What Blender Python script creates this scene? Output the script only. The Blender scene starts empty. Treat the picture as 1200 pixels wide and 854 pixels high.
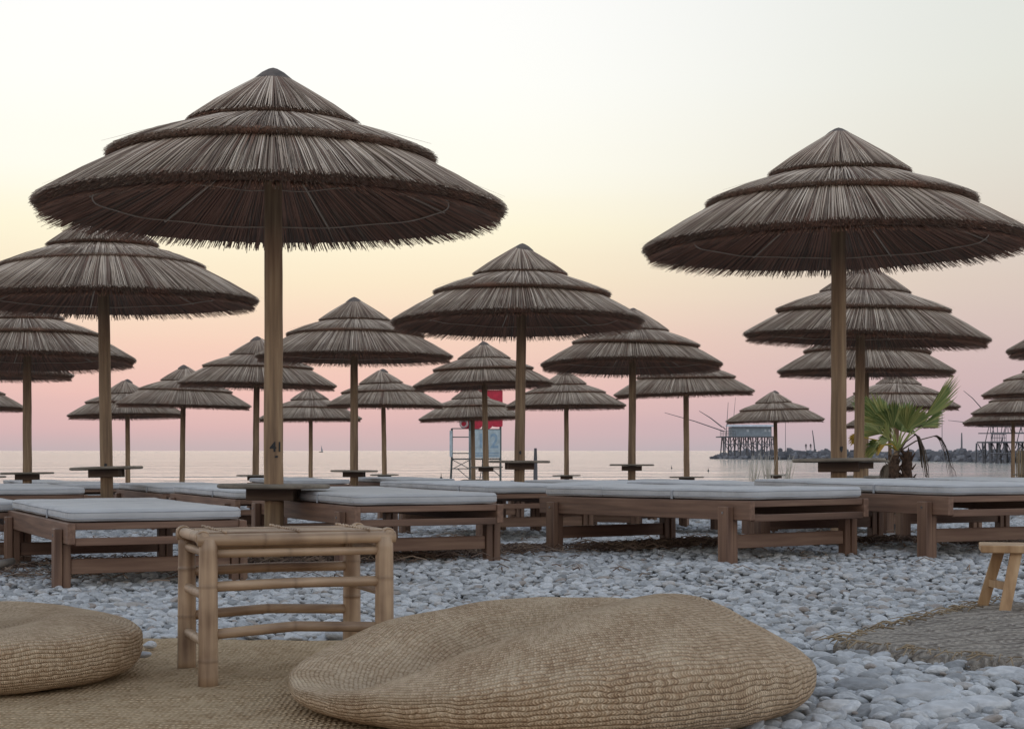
import bpy, math, random
import numpy as np
from mathutils import Vector, Matrix, noise

random.seed(7); rng = np.random.default_rng(7)
SC = bpy.context.scene
COL = SC.collection
R = math.radians
F = 1900.0; H = 0.70; HY = 528.0

def X(px, d): return (px - 600.0) / F * d
def Z(py, d): return H - (py - HY) / F * d
def sstep(a, b, x):
    t = min(1.0, max(0.0, (x - a) / (b - a))); return t * t * (3 - 2 * t)

# ------------------------------------------------------------------ terrain height
def zg(x, y):
    z = -0.014 * max(0.0, y - 12.5)
    if y > 62: z -= 0.03 * (y - 62)
    if z < -4: z = -4
    z += 0.085 * sstep(-0.2, 1.0, x) * math.exp(-((y - 9.6) / 2.4) ** 2)
    z += 0.045 * sstep(-1.6, -0.9, x) * sstep(0.9, -0.1, x) * math.exp(-((y - 9.3) / 1.6) ** 2)
    if 5.2 < y < 60:
        z += 0.018 * noise.noise(Vector((x * 0.9, y * 0.9, 0.3))) * sstep(5.2, 7.5, y)
        z += 0.02 * noise.noise(Vector((x * 2.3, y * 2.3, 4.3))) * sstep(6.2, 8.5, y)
    return z

# ------------------------------------------------------------------ object helpers
def tag(o, label=None, cat=None, group=None, kind=None):
    if label: o['label'] = label
    if cat: o['category'] = cat
    if group: o['group'] = group
    if kind: o['kind'] = kind
    return o

def empty(name, loc, rz=0.0, label=None, cat=None, group=None):
    o = bpy.data.objects.new(name, None); COL.objects.link(o)
    o.empty_display_size = 0.2
    o.location = loc; o.rotation_euler = (0, 0, rz)
    return tag(o, label, cat, group)

def link_mesh(name, me, mat=None, parent=None, smooth=False):
    if mat is not None and len(me.materials) == 0: me.materials.append(mat)
    if smooth:
        me.polygons.foreach_set('use_smooth', [True] * len(me.polygons))
    o = bpy.data.objects.new(name, me); COL.objects.link(o)
    if parent is not None: o.parent = parent
    return o

def copy_tree(o, parent=None):
    c = o.copy(); COL.objects.link(c)
    if parent is not None: c.parent = parent
    for ch in [q for q in o.children]:
        copy_tree(ch, c)
    return c

class MB:
    def __init__(s): s.v = []; s.f = []; s.t = []
    def add(s, vs, fs, tint=0.5):
        n = len(s.v); s.v += [tuple(v) for v in vs]; s.f += [tuple(i + n for i in f) for f in fs]
        s.t += [tint] * len(vs); return s
    def box(s, x0, x1, y0, y1, z0, z1, ch=0.0, M=None, tint=0.5):
        """box with chamfered vertical/horizontal edges (ch)"""
        if ch <= 0:
            vs = [(x, y, z) for z in (z0, z1) for (x, y) in ((x0, y0), (x1, y0), (x1, y1), (x0, y1))]
            fs = [(3, 2, 1, 0), (4, 5, 6, 7), (0, 1, 5, 4), (1, 2, 6, 5), (2, 3, 7, 6), (3, 0, 4, 7)]
        else:
            def ring(z, c):
                a = [(x0 + c, y0), (x1 - c, y0), (x1, y0 + c), (x1, y1 - c), (x1 - c, y1), (x0 + c, y1), (x0, y1 - c), (x0, y0 + c)]
                return [(p[0], p[1], z) for p in a]
            def ins(z, c):
                a = [(x0 + c, y0 + c), (x1 - c, y0 + c), (x1 - c, y0 + c), (x1 - c, y1 - c), (x1 - c, y1 - c), (x0 + c, y1 - c), (x0 + c, y1 - c), (x0 + c, y0 + c)]
                b = []
                for i, p in enumerate(a):
                    q = ring(z, c)[i]; b.append(((p[0] * 0.8 + q[0] * 0.2), (p[1] * 0.8 + q[1] * 0.2), z))
                return b
            vs = ins(z0, ch) + ring(z0 + ch, ch) + ring(z1 - ch, ch) + ins(z1, ch)
            fs = [tuple(range(7, -1, -1)), tuple(range(24, 32))]
            for k in range(3):
                for i in range(8):
                    j = (i + 1) % 8
                    fs.append((k * 8 + i, k * 8 + j, k * 8 + 8 + j, k * 8 + 8 + i))
        if M is not None: vs = [M @ Vector(v) for v in vs]
        return s.add(vs, fs, tint)
    def tube(s, pts, rad, n=10, cap=True, tint=0.5):
        pts = [Vector(p) for p in pts]
        if not hasattr(rad, '__len__'): rad = [rad] * len(pts)
        vs = []; fs = []
        up = None
        for i, p in enumerate(pts):
            if i == 0: t = pts[1] - pts[0]
            elif i == len(pts) - 1: t = pts[-1] - pts[-2]
            else: t = pts[i + 1] - pts[i - 1]
            t.normalize()
            if up is None:
                up = Vector((0, 0, 1)) if abs(t.z) < 0.9 else Vector((1, 0, 0))
            a = t.cross(up).normalized(); b = a.cross(t).normalized(); up = b
            for k in range(n):
                an = 2 * math.pi * k / n
                vs.append(p + (a * math.cos(an) + b * math.sin(an)) * rad[i])
        for i in range(len(pts) - 1):
            for k in range(n):
                j = (k + 1) % n
                fs.append((i * n + k, i * n + j, (i + 1) * n + j, (i + 1) * n + k))
        if cap:
            fs.append(tuple(range(n - 1, -1, -1))); fs.append(tuple((len(pts) - 1) * n + k for k in range(n)))
        return s.add(vs, fs, tint)
    def lathe(s, prof, n=48, tint=0.5, close=True):
        vs = []; fs = []
        for (r, z) in prof:
            for k in range(n):
                a = 2 * math.pi * k / n; vs.append((r * math.cos(a), r * math.sin(a), z))
        m = len(prof)
        for i in range(m - 1 if not close else m):
            i2 = (i + 1) % m
            for k in range(n):
                j = (k + 1) % n
                fs.append((i * n + k, i * n + j, i2 * n + j, i2 * n + k))
        return s.add(vs, fs, tint)
    def mesh(s, name, tint=False):
        me = bpy.data.meshes.new(name); me.from_pydata(s.v, [], s.f); me.update()
        if tint:
            a = me.attributes.new('tint', 'FLOAT', 'POINT'); a.data.foreach_set('value', s.t)
        return me
    def build(s, name, mat, parent=None, smooth=False, tint=False):
        return link_mesh(name, s.mesh(name, tint), mat, parent, smooth)

def np_mesh(name, V, Q, tint=None, uv=None):
    """V (n,3) float, Q (m,4) or (m,3) int"""
    me = bpy.data.meshes.new(name)
    k = Q.shape[1]
    me.vertices.add(len(V)); me.vertices.foreach_set('co', V.astype(np.float32).ravel())
    me.loops.add(Q.size); me.loops.foreach_set('vertex_index', Q.astype(np.int32).ravel())
    me.polygons.add(len(Q)); me.polygons.foreach_set('loop_start', (np.arange(len(Q)) * k).astype(np.int32))
    me.update(calc_edges=True); me.validate()
    if tint is not None:
        a = me.attributes.new('tint', 'FLOAT', 'POINT'); a.data.foreach_set('value', tint.astype(np.float32))
    if uv is not None:
        l = me.uv_layers.new(name='UVMap'); l.data.foreach_set('uv', uv[Q.ravel()].astype(np.float32).ravel())
    return me

# ------------------------------------------------------------------ materials
def new_mat(name):
    m = bpy.data.materials.new(name); m.use_nodes = True
    nt = m.node_tree; b = nt.nodes['Principled BSDF']
    return m, nt, b
def N(nt, t, **kw):
    n = nt.nodes.new(t)
    for k, v in kw.items():
        if k in n.inputs: n.inputs[k].default_value = v
        else: setattr(n, k, v)
    return n
def ramp(nt, fac, stops, interp='LINEAR'):
    r = nt.nodes.new('ShaderNodeValToRGB'); r.color_ramp.interpolation = interp
    el = r.color_ramp.elements
    while len(el) < len(stops): el.new(0.5)
    for e, (p, c) in zip(el, stops):
        e.position = p; e.color = (c[0], c[1], c[2], 1)
    if fac is not None: nt.links.new(fac, r.inputs['Fac'])
    return r
def bump(nt, b, h, strength=0.5, dist=0.01):
    n = nt.nodes.new('ShaderNodeBump'); n.inputs['Strength'].default_value = strength; n.inputs['Distance'].default_value = dist
    nt.links.new(h, n.inputs['Height']); nt.links.new(n.outputs['Normal'], b.inputs['Normal']); return n
def mapping(nt, scale, coord='Object'):
    tc = nt.nodes.new('ShaderNodeTexCoord'); mp = nt.nodes.new('ShaderNodeMapping')
    mp.inputs['Scale'].default_value = scale; nt.links.new(tc.outputs[coord], mp.inputs['Vector']); return mp

def mat_wood(name, dark, mid, light, grain=(6, 6, 60), along='Z', rough=0.75, bstr=0.35, objvar=0.15):
    m, nt, b = new_mat(name)
    sc = {'Z': (38, 38, 2.2), 'X': (2.2, 38, 38), 'Y': (38, 2.2, 38)}[along]
    mp = mapping(nt, sc)
    n1 = N(nt, 'ShaderNodeTexNoise'); n1.inputs['Scale'].default_value = 1.0; n1.inputs['Detail'].default_value = 6
    nt.links.new(mp.outputs[0], n1.inputs['Vector'])
    mp2 = mapping(nt, tuple(x * 0.12 for x in sc))
    n2 = N(nt, 'ShaderNodeTexNoise'); n2.inputs['Scale'].default_value = 1.5; n2.inputs['Detail'].default_value = 3
    nt.links.new(mp2.outputs[0], n2.inputs['Vector'])
    mx = N(nt, 'ShaderNodeMath', operation='MULTIPLY_ADD'); mx.inputs[1].default_value = 0.6
    nt.links.new(n1.outputs[0], mx.inputs[0])
    m2 = N(nt, 'ShaderNodeMath', operation='MULTIPLY'); m2.inputs[1].default_value = 0.4
    nt.links.new(n2.outputs[0], m2.inputs[0]); nt.links.new(m2.outputs[0], mx.inputs[2])
    r = ramp(nt, mx.outputs[0], [(0.3, dark), (0.5, mid), (0.7, light)])
    oi = nt.nodes.new('ShaderNodeObjectInfo')
    mr = N(nt, 'ShaderNodeMapRange'); mr.inputs['To Min'].default_value = 1 - objvar; mr.inputs['To Max'].default_value = 1 + objvar
    nt.links.new(oi.outputs['Random'], mr.inputs['Value'])
    hs = nt.nodes.new('ShaderNodeHueSaturation'); nt.links.new(mr.outputs[0], hs.inputs['Value']); nt.links.new(r.outputs[0], hs.inputs['Color'])
    nt.links.new(hs.outputs[0], b.inputs['Base Color'])
    b.inputs['Roughness'].default_value = rough
    bump(nt, b, n1.outputs[0], bstr, 0.004)
    return m

MAT = {}
MAT['pole'] = mat_wood('pole wood', (0.11, 0.066, 0.040), (0.25, 0.16, 0.092), (0.39, 0.28, 0.165), along='Z', bstr=0.5)
MAT['tray'] = mat_wood('grey weathered wood', (0.10, 0.082, 0.065), (0.19, 0.16, 0.125), (0.29, 0.25, 0.20), along='X')
MAT['batten'] = mat_wood('batten wood', (0.05, 0.032, 0.022), (0.10, 0.066, 0.046), (0.15, 0.10, 0.07), along='X')
MAT['bedX'] = mat_wood('red brown bed wood x', (0.073, 0.038, 0.025), (0.153, 0.083, 0.054), (0.252, 0.155, 0.101), along='X', rough=0.6)
MAT['bedY'] = mat_wood('red brown bed wood y', (0.080, 0.041, 0.028), (0.171, 0.094, 0.061), (0.282, 0.171, 0.115), along='Y', rough=0.6)
MAT['bedZ'] = mat_wood('red brown bed wood z', (0.073, 0.038, 0.025), (0.153, 0.083, 0.053), (0.252, 0.155, 0.096), along='Z', rough=0.6)
MAT['stoolwood'] = mat_wood('honey stool wood', (0.20, 0.105, 0.045), (0.36, 0.215, 0.105), (0.48, 0.32, 0.18), along='Z', rough=0.6)
MAT['oldwood'] = mat_wood('grey stilts wood', (0.08, 0.08, 0.09), (0.14, 0.14, 0.155), (0.21, 0.21, 0.23), along='Z')
MAT['ruststeel'] = mat_wood('grey green steel', (0.06, 0.07, 0.065), (0.09, 0.105, 0.10), (0.13, 0.145, 0.14), along='Z', rough=0.5)

def mat_tint(name, stops, rough=0.85, spec=0.3, nscale=(1, 1, 1), bumpy=False):
    m, nt, b = new_mat(name)
    at = nt.nodes.new('ShaderNodeAttribute'); at.attribute_name = 'tint'
    mp = mapping(nt, (2.2, 2.2, 2.2)); nz = N(nt, 'ShaderNodeTexNoise'); nz.inputs['Scale'].default_value = 1.6; nz.inputs['Detail'].default_value = 4
    nt.links.new(mp.outputs[0], nz.inputs['Vector'])
    ma = N(nt, 'ShaderNodeMath', operation='MULTIPLY_ADD'); ma.inputs[1].default_value = 0.5
    nt.links.new(nz.outputs[0], ma.inputs[0])
    mb = N(nt, 'ShaderNodeMath', operation='MULTIPLY_ADD'); mb.inputs[1].default_value = 0.8; mb.inputs[2].default_value = -0.15
    nt.links.new(at.outputs['Fac'], mb.inputs[0]); nt.links.new(mb.outputs[0], ma.inputs[2])
    r = ramp(nt, ma.outputs[0], stops); nt.links.new(r.outputs[0], b.inputs['Base Color'])
    b.inputs['Roughness'].default_value = rough; b.inputs['Specular IOR Level'].default_value = spec
    return m
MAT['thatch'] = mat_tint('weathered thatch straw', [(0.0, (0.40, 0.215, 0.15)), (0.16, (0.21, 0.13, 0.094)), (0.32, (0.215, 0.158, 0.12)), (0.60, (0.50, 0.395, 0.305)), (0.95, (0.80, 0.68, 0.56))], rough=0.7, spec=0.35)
MAT['thatchcore'] = mat_tint('thatch core', [(0.0, (0.05, 0.03, 0.022)), (1.0, (0.09, 0.06, 0.045))])
MAT['twig'] = mat_tint('dry seaweed twigs', [(0.0, (0.08, 0.05, 0.04)), (0.5, (0.17, 0.115, 0.085)), (1.0, (0.30, 0.22, 0.16))])
MAT['rock'] = mat_tint('breakwater rock', [(0.0, (0.08, 0.08, 0.09)), (0.5, (0.15, 0.15, 0.165)), (1.0, (0.25, 0.25, 0.27))])
MAT['leaf'] = mat_tint('palm leaf', [(0.0, (0.08, 0.125, 0.04)), (0.4, (0.19, 0.26, 0.08)), (0.75, (0.38, 0.39, 0.13)), (1.0, (0.50, 0.43, 0.17))], rough=0.5, spec=0.4)
MAT['yellowleaf'] = mat_tint('yellowed palm leaf', [(0.0, (0.30, 0.17, 0.03)), (1.0, (0.62, 0.42, 0.06))], rough=0.6)
MAT['deadleaf'] = mat_tint('dead palm leaf', [(0.0, (0.06, 0.045, 0.035)), (1.0, (0.19, 0.15, 0.11))], rough=0.8)
MAT['drygrass'] = mat_tint('pale dry grass', [(0.0, (0.5, 0.46, 0.38)), (1.0, (0.8, 0.76, 0.68))], rough=0.8)
MAT['reed'] = mat_tint('reed screen', [(0.0, (0.14, 0.10, 0.06)), (1.0, (0.36, 0.27, 0.17))], rough=0.8)

def mat_plain(name, col, rough=0.6, metal=0.0, nscale=8.0, var=0.18, bstr=0.1):
    m, nt, b = new_mat(name)
    mp = mapping(nt, (1, 1, 1)); nz = N(nt, 'ShaderNodeTexNoise'); nz.inputs['Scale'].default_value = nscale; nz.inputs['Detail'].default_value = 6
    nt.links.new(mp.outputs[0], nz.inputs['Vector'])
    r = ramp(nt, nz.outputs[0], [(0.3, tuple(c * (1 - var) for c in col)), (0.7, tuple(min(1, c * (1 + var)) for c in col))])
    nt.links.new(r.outputs[0], b.inputs['Base Color'])
    b.inputs['Roughness'].default_value = rough; b.inputs['Metallic'].default_value = metal
    bump(nt, b, nz.outputs[0], bstr, 0.01)
    return m
MAT['wire'] = mat_plain('pale wire', (0.50, 0.39, 0.30), 0.6)
MAT['ink'] = mat_plain('black paint', (0.012, 0.012, 0.014), 0.6)
MAT['red'] = mat_plain('red banner', (0.50, 0.02, 0.05), 0.6)
MAT['lifering'] = mat_plain('faded life ring', (0.42, 0.30, 0.30), 0.6)
MAT['white'] = mat_plain('white paint', (0.70, 0.70, 0.70), 0.6)
MAT['blueink'] = mat_plain('blue print', (0.26, 0.37, 0.48), 0.6)
MAT['panel'] = mat_plain('pale blue panel', (0.42, 0.50, 0.54), 0.6)
MAT['hutwall'] = mat_plain('blue grey hut boards', (0.24, 0.28, 0.32), 0.7, nscale=2)
MAT['hutroof'] = mat_plain('pale hut roof', (0.46, 0.50, 0.54), 0.6, nscale=2)
MAT['trunk'] = mat_plain('palm trunk fibre', (0.085, 0.05, 0.032), 0.9, nscale=30, var=0.5, bstr=0.8)
MAT['steel'] = mat_plain('bolt steel', (0.35, 0.35, 0.36), 0.35, 0.9)
MAT['driftwood'] = mat_wood('driftwood', (0.12, 0.10, 0.085), (0.22, 0.19, 0.16), (0.32, 0.28, 0.24), along='X')

# cushion cloth
def mat_cloth():
    m, nt, b = new_mat('pale grey cushion cloth')
    mp = mapping(nt, (1, 1, 1)); nz = N(nt, 'ShaderNodeTexNoise'); nz.inputs['Scale'].default_value = 5; nz.inputs['Detail'].default_value = 5
    nt.links.new(mp.outputs[0], nz.inputs['Vector'])
    r = ramp(nt, nz.outputs[0], [(0.3, (0.40, 0.40, 0.405)), (0.7, (0.50, 0.50, 0.505))])
    nt.links.new(r.outputs[0], b.inputs['Base Color']); b.inputs['Roughness'].default_value = 0.85
    b.inputs['Sheen Weight'].default_value = 0.15
    mp2 = mapping(nt, (1.0, 3.0, 1)); n2 = N(nt, 'ShaderNodeTexNoise'); n2.inputs['Scale'].default_value = 4.5; n2.inputs['Detail'].default_value = 3
    nt.links.new(mp2.outputs[0], n2.inputs['Vector']); bump(nt, b, n2.outputs[0], 0.6, 0.03)
    return m
MAT['cloth'] = mat_cloth()
MAT['piping'] = mat_plain('cushion piping', (0.36, 0.375, 0.40), 0.8)

# bamboo
def mat_bamboo(name, dark, light, along):
    m, nt, b = new_mat(name)
    sc = {'Z': (50, 50, 3), 'X': (3, 50, 50), 'Y': (50, 3, 50)}[along]
    mp = mapping(nt, sc); nz = N(nt, 'ShaderNodeTexNoise'); nz.inputs['Scale'].default_value = 1; nz.inputs['Detail'].default_value = 5
    nt.links.new(mp.outputs[0], nz.inputs['Vector'])
    mp2 = mapping(nt, (7, 7, 7)); n2 = N(nt, 'ShaderNodeTexNoise'); n2.inputs['Scale'].default_value = 1; n2.inputs['Detail'].default_value = 3
    nt.links.new(mp2.outputs[0], n2.inputs['Vector'])
    ad = N(nt, 'ShaderNodeMath', operation='ADD'); nt.links.new(nz.outputs[0], ad.inputs[0]); nt.links.new(n2.outputs[0], ad.inputs[1])
    hf = N(nt, 'ShaderNodeMath', operation='MULTIPLY'); hf.inputs[1].default_value = 0.5; nt.links.new(ad.outputs[0], hf.inputs[0])
    at = nt.nodes.new('ShaderNodeAttribute'); at.attribute_name = 'tint'
    r = ramp(nt, hf.outputs[0], [(0.33, dark), (0.62, light)])
    mix = N(nt, 'ShaderNodeMix', data_type='RGBA'); nt.links.new(at.outputs['Fac'], mix.inputs['Factor'])
    nt.links.new(r.outputs[0], mix.inputs[6]); mix.inputs[7].default_value = (dark[0] * 0.35, dark[1] * 0.3, dark[2] * 0.28, 1)
    nt.links.new(mix.outputs[2], b.inputs['Base Color']); b.inputs['Roughness'].default_value = 0.5
    bump(nt, b, nz.outputs[0], 0.2, 0.003)
    return m
for ax in 'XYZ':
    MAT['bamboo' + ax] = mat_bamboo('bamboo along ' + ax, (0.15, 0.085, 0.048), (0.46, 0.32, 0.205), ax)

# woven jute (uses UV in metres: u along the row, v across the rows)
def mat_jute(name, dark, mid, light, row=0.014, st=0.011, strength=1.0, dist=0.006, hc=0.30):
    m, nt, b = new_mat(name)
    tc = nt.nodes.new('ShaderNodeTexCoord')
    nw = N(nt, 'ShaderNodeTexNoise'); nw.inputs['Scale'].default_value = 7.0; nw.inputs['Detail'].default_value = 3
    nt.links.new(tc.outputs['Object'], nw.inputs['Vector'])
    nw2 = N(nt, 'ShaderNodeTexNoise'); nw2.inputs['Scale'].default_value = 55.0; nw2.inputs['Detail'].default_value = 2
    nt.links.new(tc.outputs['Object'], nw2.inputs['Vector'])
    sep = nt.nodes.new('ShaderNodeSeparateXYZ'); nt.links.new(tc.outputs['UV'], sep.inputs[0])
    def M(op, a, b_=None, c=None):
        n = N(nt, 'ShaderNodeMath', operation=op)
        for i, q in enumerate((a, b_, c)):
            if q is None: continue
            if isinstance(q, (int, float)): n.inputs[i].default_value = q
            else: nt.links.new(q, n.inputs[i])
        return n.outputs[0]
    v = M('MULTIPLY_ADD', nw.outputs[0], 0.035, sep.outputs['Y'])
    v = M('MULTIPLY_ADD', nw2.outputs[0], 0.006, v)
    u = M('MULTIPLY_ADD', nw2.outputs[0], 0.012, sep.outputs['X'])
    vr = M('DIVIDE', v, row)
    fr = M('FRACT', vr); fl = M('FLOOR', vr)
    tri = M('ABSOLUTE', M('SUBTRACT', fr, 0.5))               # 0 centre .. .5 edge
    rowh = M('SUBTRACT', 1.0, M('POWER', M('MULTIPLY', tri, 2.0), 3.0))
    par = M('MULTIPLY', M('FRACT', M('MULTIPLY', fl, 0.5)), 4.0)   # 0 or 2
    slant = M('MULTIPLY', tri, M('SUBTRACT', par, 1.0))
    ph = M('ADD', M('DIVIDE', u, st), M('MULTIPLY', slant, 1.1))
    ph = M('ADD', ph, M('MULTIPLY', fl, 0.37))
    stt = M('MULTIPLY_ADD', M('SINE', M('MULTIPLY', ph, 2 * math.pi)), 0.5, 0.5)
    stt = M('POWER', stt, 0.6)
    hgt = M('MULTIPLY', rowh, M('MULTIPLY_ADD', stt, 0.65, 0.35))
    nf = N(nt, 'ShaderNodeTexNoise'); nf.inputs['Scale'].default_value = 160.0; nf.inputs['Detail'].default_value = 3
    nt.links.new(tc.outputs['Object'], nf.inputs['Vector'])
    hgt2 = M('MULTIPLY_ADD', nf.outputs[0], 0.5, hgt)
    wn = nt.nodes.new('ShaderNodeTexWhiteNoise'); wn.noise_dimensions = '2D'
    cb = nt.nodes.new('ShaderNodeCombineXYZ'); nt.links.new(M('FLOOR', ph), cb.inputs[0]); nt.links.new(fl, cb.inputs[1])
    nt.links.new(cb.outputs[0], wn.inputs['Vector'])
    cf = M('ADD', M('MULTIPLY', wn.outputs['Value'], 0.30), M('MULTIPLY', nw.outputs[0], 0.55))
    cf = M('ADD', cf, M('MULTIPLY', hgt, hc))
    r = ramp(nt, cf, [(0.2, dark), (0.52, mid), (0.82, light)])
    nt.links.new(r.outputs[0], b.inputs['Base Color']); b.inputs['Roughness'].default_value = 0.95
    b.inputs['Specular IOR Level'].default_value = 0.15
    bump(nt, b, hgt2, strength, dist)
    return m
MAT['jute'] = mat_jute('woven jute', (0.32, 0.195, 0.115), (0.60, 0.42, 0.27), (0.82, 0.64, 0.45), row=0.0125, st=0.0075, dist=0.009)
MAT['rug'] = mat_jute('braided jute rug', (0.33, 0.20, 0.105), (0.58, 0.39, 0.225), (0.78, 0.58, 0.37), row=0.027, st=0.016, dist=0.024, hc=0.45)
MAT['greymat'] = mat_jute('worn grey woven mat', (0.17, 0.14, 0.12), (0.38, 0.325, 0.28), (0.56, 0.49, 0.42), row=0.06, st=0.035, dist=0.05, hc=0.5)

# pebble material, random per instance
def mat_pebble():
    m, nt, b = new_mat('pale limestone pebble')
    oi = nt.nodes.new('ShaderNodeObjectInfo')
    r = ramp(nt, oi.outputs['Random'], [(0.0, (0.22, 0.22, 0.222)), (0.10, (0.32, 0.322, 0.328)), (0.45, (0.45, 0.45, 0.455)), (0.88, (0.58, 0.58, 0.585)), (0.94, (0.36, 0.32, 0.29)), (0.98, (0.30, 0.25, 0.22)), (1.0, (0.60, 0.59, 0.58))])
    mp = mapping(nt, (1, 1, 1)); nz = N(nt, 'ShaderNodeTexNoise'); nz.inputs['Scale'].default_value = 2.2; nz.inputs['Detail'].default_value = 6
    nt.links.new(mp.outputs[0], nz.inputs['Vector'])
    r2 = ramp(nt, nz.outputs[0], [(0.3, (0.72, 0.72, 0.72)), (0.7, (1.1, 1.1, 1.1))])
    mx = N(nt, 'ShaderNodeMix', data_type='RGBA', blend_type='MULTIPLY'); mx.inputs['Factor'].default_value = 1
    nt.links.new(r.outputs[0], mx.inputs[6]); nt.links.new(r2.outputs[0], mx.inputs[7])
    # brownish dirt mixed in where the instance says so
    at = nt.nodes.new('ShaderNodeAttribute'); at.attribute_type = 'INSTANCER'; at.attribute_name = 'dirt'
    mx2 = N(nt, 'ShaderNodeMix', data_type='RGBA'); nt.links.new(at.outputs['Fac'], mx2.inputs['Factor'])
    nt.links.new(mx.outputs[2], mx2.inputs[6]); mx2.inputs[7].default_value = (0.17, 0.115, 0.085, 1)
    nt.links.new(mx2.outputs[2], b.inputs['Base Color']); b.inputs['Roughness'].default_value = 0.62
    bump(nt, b, nz.outputs[0], 0.25, 0.05)
    return m
MAT['pebble'] = mat_pebble()

def mat_ground():
    m, nt, b = new_mat('pebbly beach ground')
    mp = mapping(nt, (1, 1, 1)); vo = N(nt, 'ShaderNodeTexVoronoi'); vo.inputs['Scale'].default_value = 16
    nt.links.new(mp.outputs[0], vo.inputs['Vector'])
    r = ramp(nt, vo.outputs['Color'], [(0.0, (0.13, 0.13, 0.135)), (1.0, (0.36, 0.365, 0.37))])
    nt.links.new(r.outputs[0], b.inputs['Base Color']); b.inputs['Roughness'].default_value = 0.85
    iv = N(nt, 'ShaderNodeMath', operation='SUBTRACT'); iv.inputs[0].default_value = 1; nt.links.new(vo.outputs['Distance'], iv.inputs[1])
    bump(nt, b, iv.outputs[0], 1.0, 0.05)
    return m
MAT['ground'] = mat_ground()

def mat_sea():
    m, nt, b = new_mat('calm sea')
    b.inputs['Base Color'].default_value = (0.23, 0.245, 0.245, 1); b.inputs['Roughness'].default_value = 0.12
    b.inputs['IOR'].default_value = 1.33; b.inputs['Specular IOR Level'].default_value = 0.19
    mp = mapping(nt, (0.45, 0.17, 1.0), 'Object'); n1 = N(nt, 'ShaderNodeTexNoise'); n1.inputs['Scale'].default_value = 1.0; n1.inputs['Detail'].default_value = 5; n1.inputs['Roughness'].default_value = 0.62
    nt.links.new(mp.outputs[0], n1.inputs['Vector'])
    mp2 = mapping(nt, (0.012, 0.10, 1.0), 'Object'); n2 = N(nt, 'ShaderNodeTexNoise'); n2.inputs['Scale'].default_value = 1.0; n2.inputs['Detail'].default_value = 5
    nt.links.new(mp2.outputs[0], n2.inputs['Vector'])
    mr = N(nt, 'ShaderNodeMapRange'); mr.inputs['From Min'].default_value = 0.35; mr.inputs['From Max'].default_value = 0.65
    mr.inputs['To Min'].default_value = 0.35; mr.inputs['To Max'].default_value = 1.0
    nt.links.new(n2.outputs[0], mr.inputs['Value'])
    mm = N(nt, 'ShaderNodeMath', operation='MULTIPLY'); nt.links.new(n1.outputs[0], mm.inputs[0]); nt.links.new(mr.outputs[0], mm.inputs[1])
    bump(nt, b, mm.outputs[0], 1.0, 4.5)
    return m
MAT['sea'] = mat_sea()

# ------------------------------------------------------------------ camera, world, sun
cam = bpy.data.cameras.new('camera'); co = bpy.data.objects.new('camera', cam); COL.objects.link(co)
co.location = (0, 0, H); co.rotation_euler = (R(90), 0, 0)
cam.sensor_width = 36; cam.lens = 36 * F / 1200; cam.shift_y = 101.0 / 1200; cam.clip_start = 0.05; cam.clip_end = 60000
SC.camera = co

SUN_AZ, SUN_EL = R(-8), R(13)
w = bpy.data.worlds.new('World'); SC.world = w; w.use_nodes = True
nt = w.node_tree; nt.nodes.clear()
out = nt.nodes.new('ShaderNodeOutputWorld')
tc = nt.nodes.new('ShaderNodeTexCoord'); nrm = N(nt, 'ShaderNodeVectorMath', operation='NORMALIZE')
nt.links.new(tc.outputs['Generated'], nrm.inputs[0])
sp = nt.nodes.new('ShaderNodeSeparateXYZ'); nt.links.new(nrm.outputs[0], sp.inputs[0])
mpS = N(nt, 'ShaderNodeMapping'); mpS.inputs['Scale'].default_value = (1.5, 1.5, 26.0); nt.links.new(nrm.outputs[0], mpS.inputs['Vector'])
nzS = N(nt, 'ShaderNodeTexNoise'); nzS.inputs['Scale'].default_value = 1.6; nzS.inputs['Detail'].default_value = 3; nt.links.new(mpS.outputs[0], nzS.inputs['Vector'])
elS = N(nt, 'ShaderNodeMath', operation='MULTIPLY_ADD'); elS.inputs[1].default_value = 0.016; nt.links.new(nzS.outputs[0], elS.inputs[0])
elT = N(nt, 'ShaderNodeMath', operation='SUBTRACT'); elT.inputs[1].default_value = 0.008; nt.links.new(sp.outputs['Z'], elT.inputs[0]); nt.links.new(elT.outputs[0], elS.inputs[2])
def srgb(r, g, b):
    f = lambda c: (c / 255 / 12.92) if c / 255 <= 0.04045 else ((c / 255 + 0.055) / 1.055) ** 2.4
    return (f(r), f(g), f(b))
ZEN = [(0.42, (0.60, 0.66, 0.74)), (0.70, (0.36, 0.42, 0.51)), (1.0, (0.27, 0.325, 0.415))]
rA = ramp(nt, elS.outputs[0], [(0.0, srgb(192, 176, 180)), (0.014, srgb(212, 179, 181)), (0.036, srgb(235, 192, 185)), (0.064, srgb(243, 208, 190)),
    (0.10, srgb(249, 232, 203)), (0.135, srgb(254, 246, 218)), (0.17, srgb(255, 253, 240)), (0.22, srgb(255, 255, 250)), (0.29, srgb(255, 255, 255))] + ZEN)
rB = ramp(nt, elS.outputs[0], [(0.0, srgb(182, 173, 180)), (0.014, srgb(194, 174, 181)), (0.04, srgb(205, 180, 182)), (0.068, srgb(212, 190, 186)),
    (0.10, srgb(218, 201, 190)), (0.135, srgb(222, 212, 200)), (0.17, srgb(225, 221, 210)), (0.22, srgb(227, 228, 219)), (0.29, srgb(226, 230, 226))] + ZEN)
sd = Vector((math.sin(R(-9)), math.cos(R(-9)), 0)) * math.cos(R(11)); sd.z = math.sin(R(11))
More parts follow.
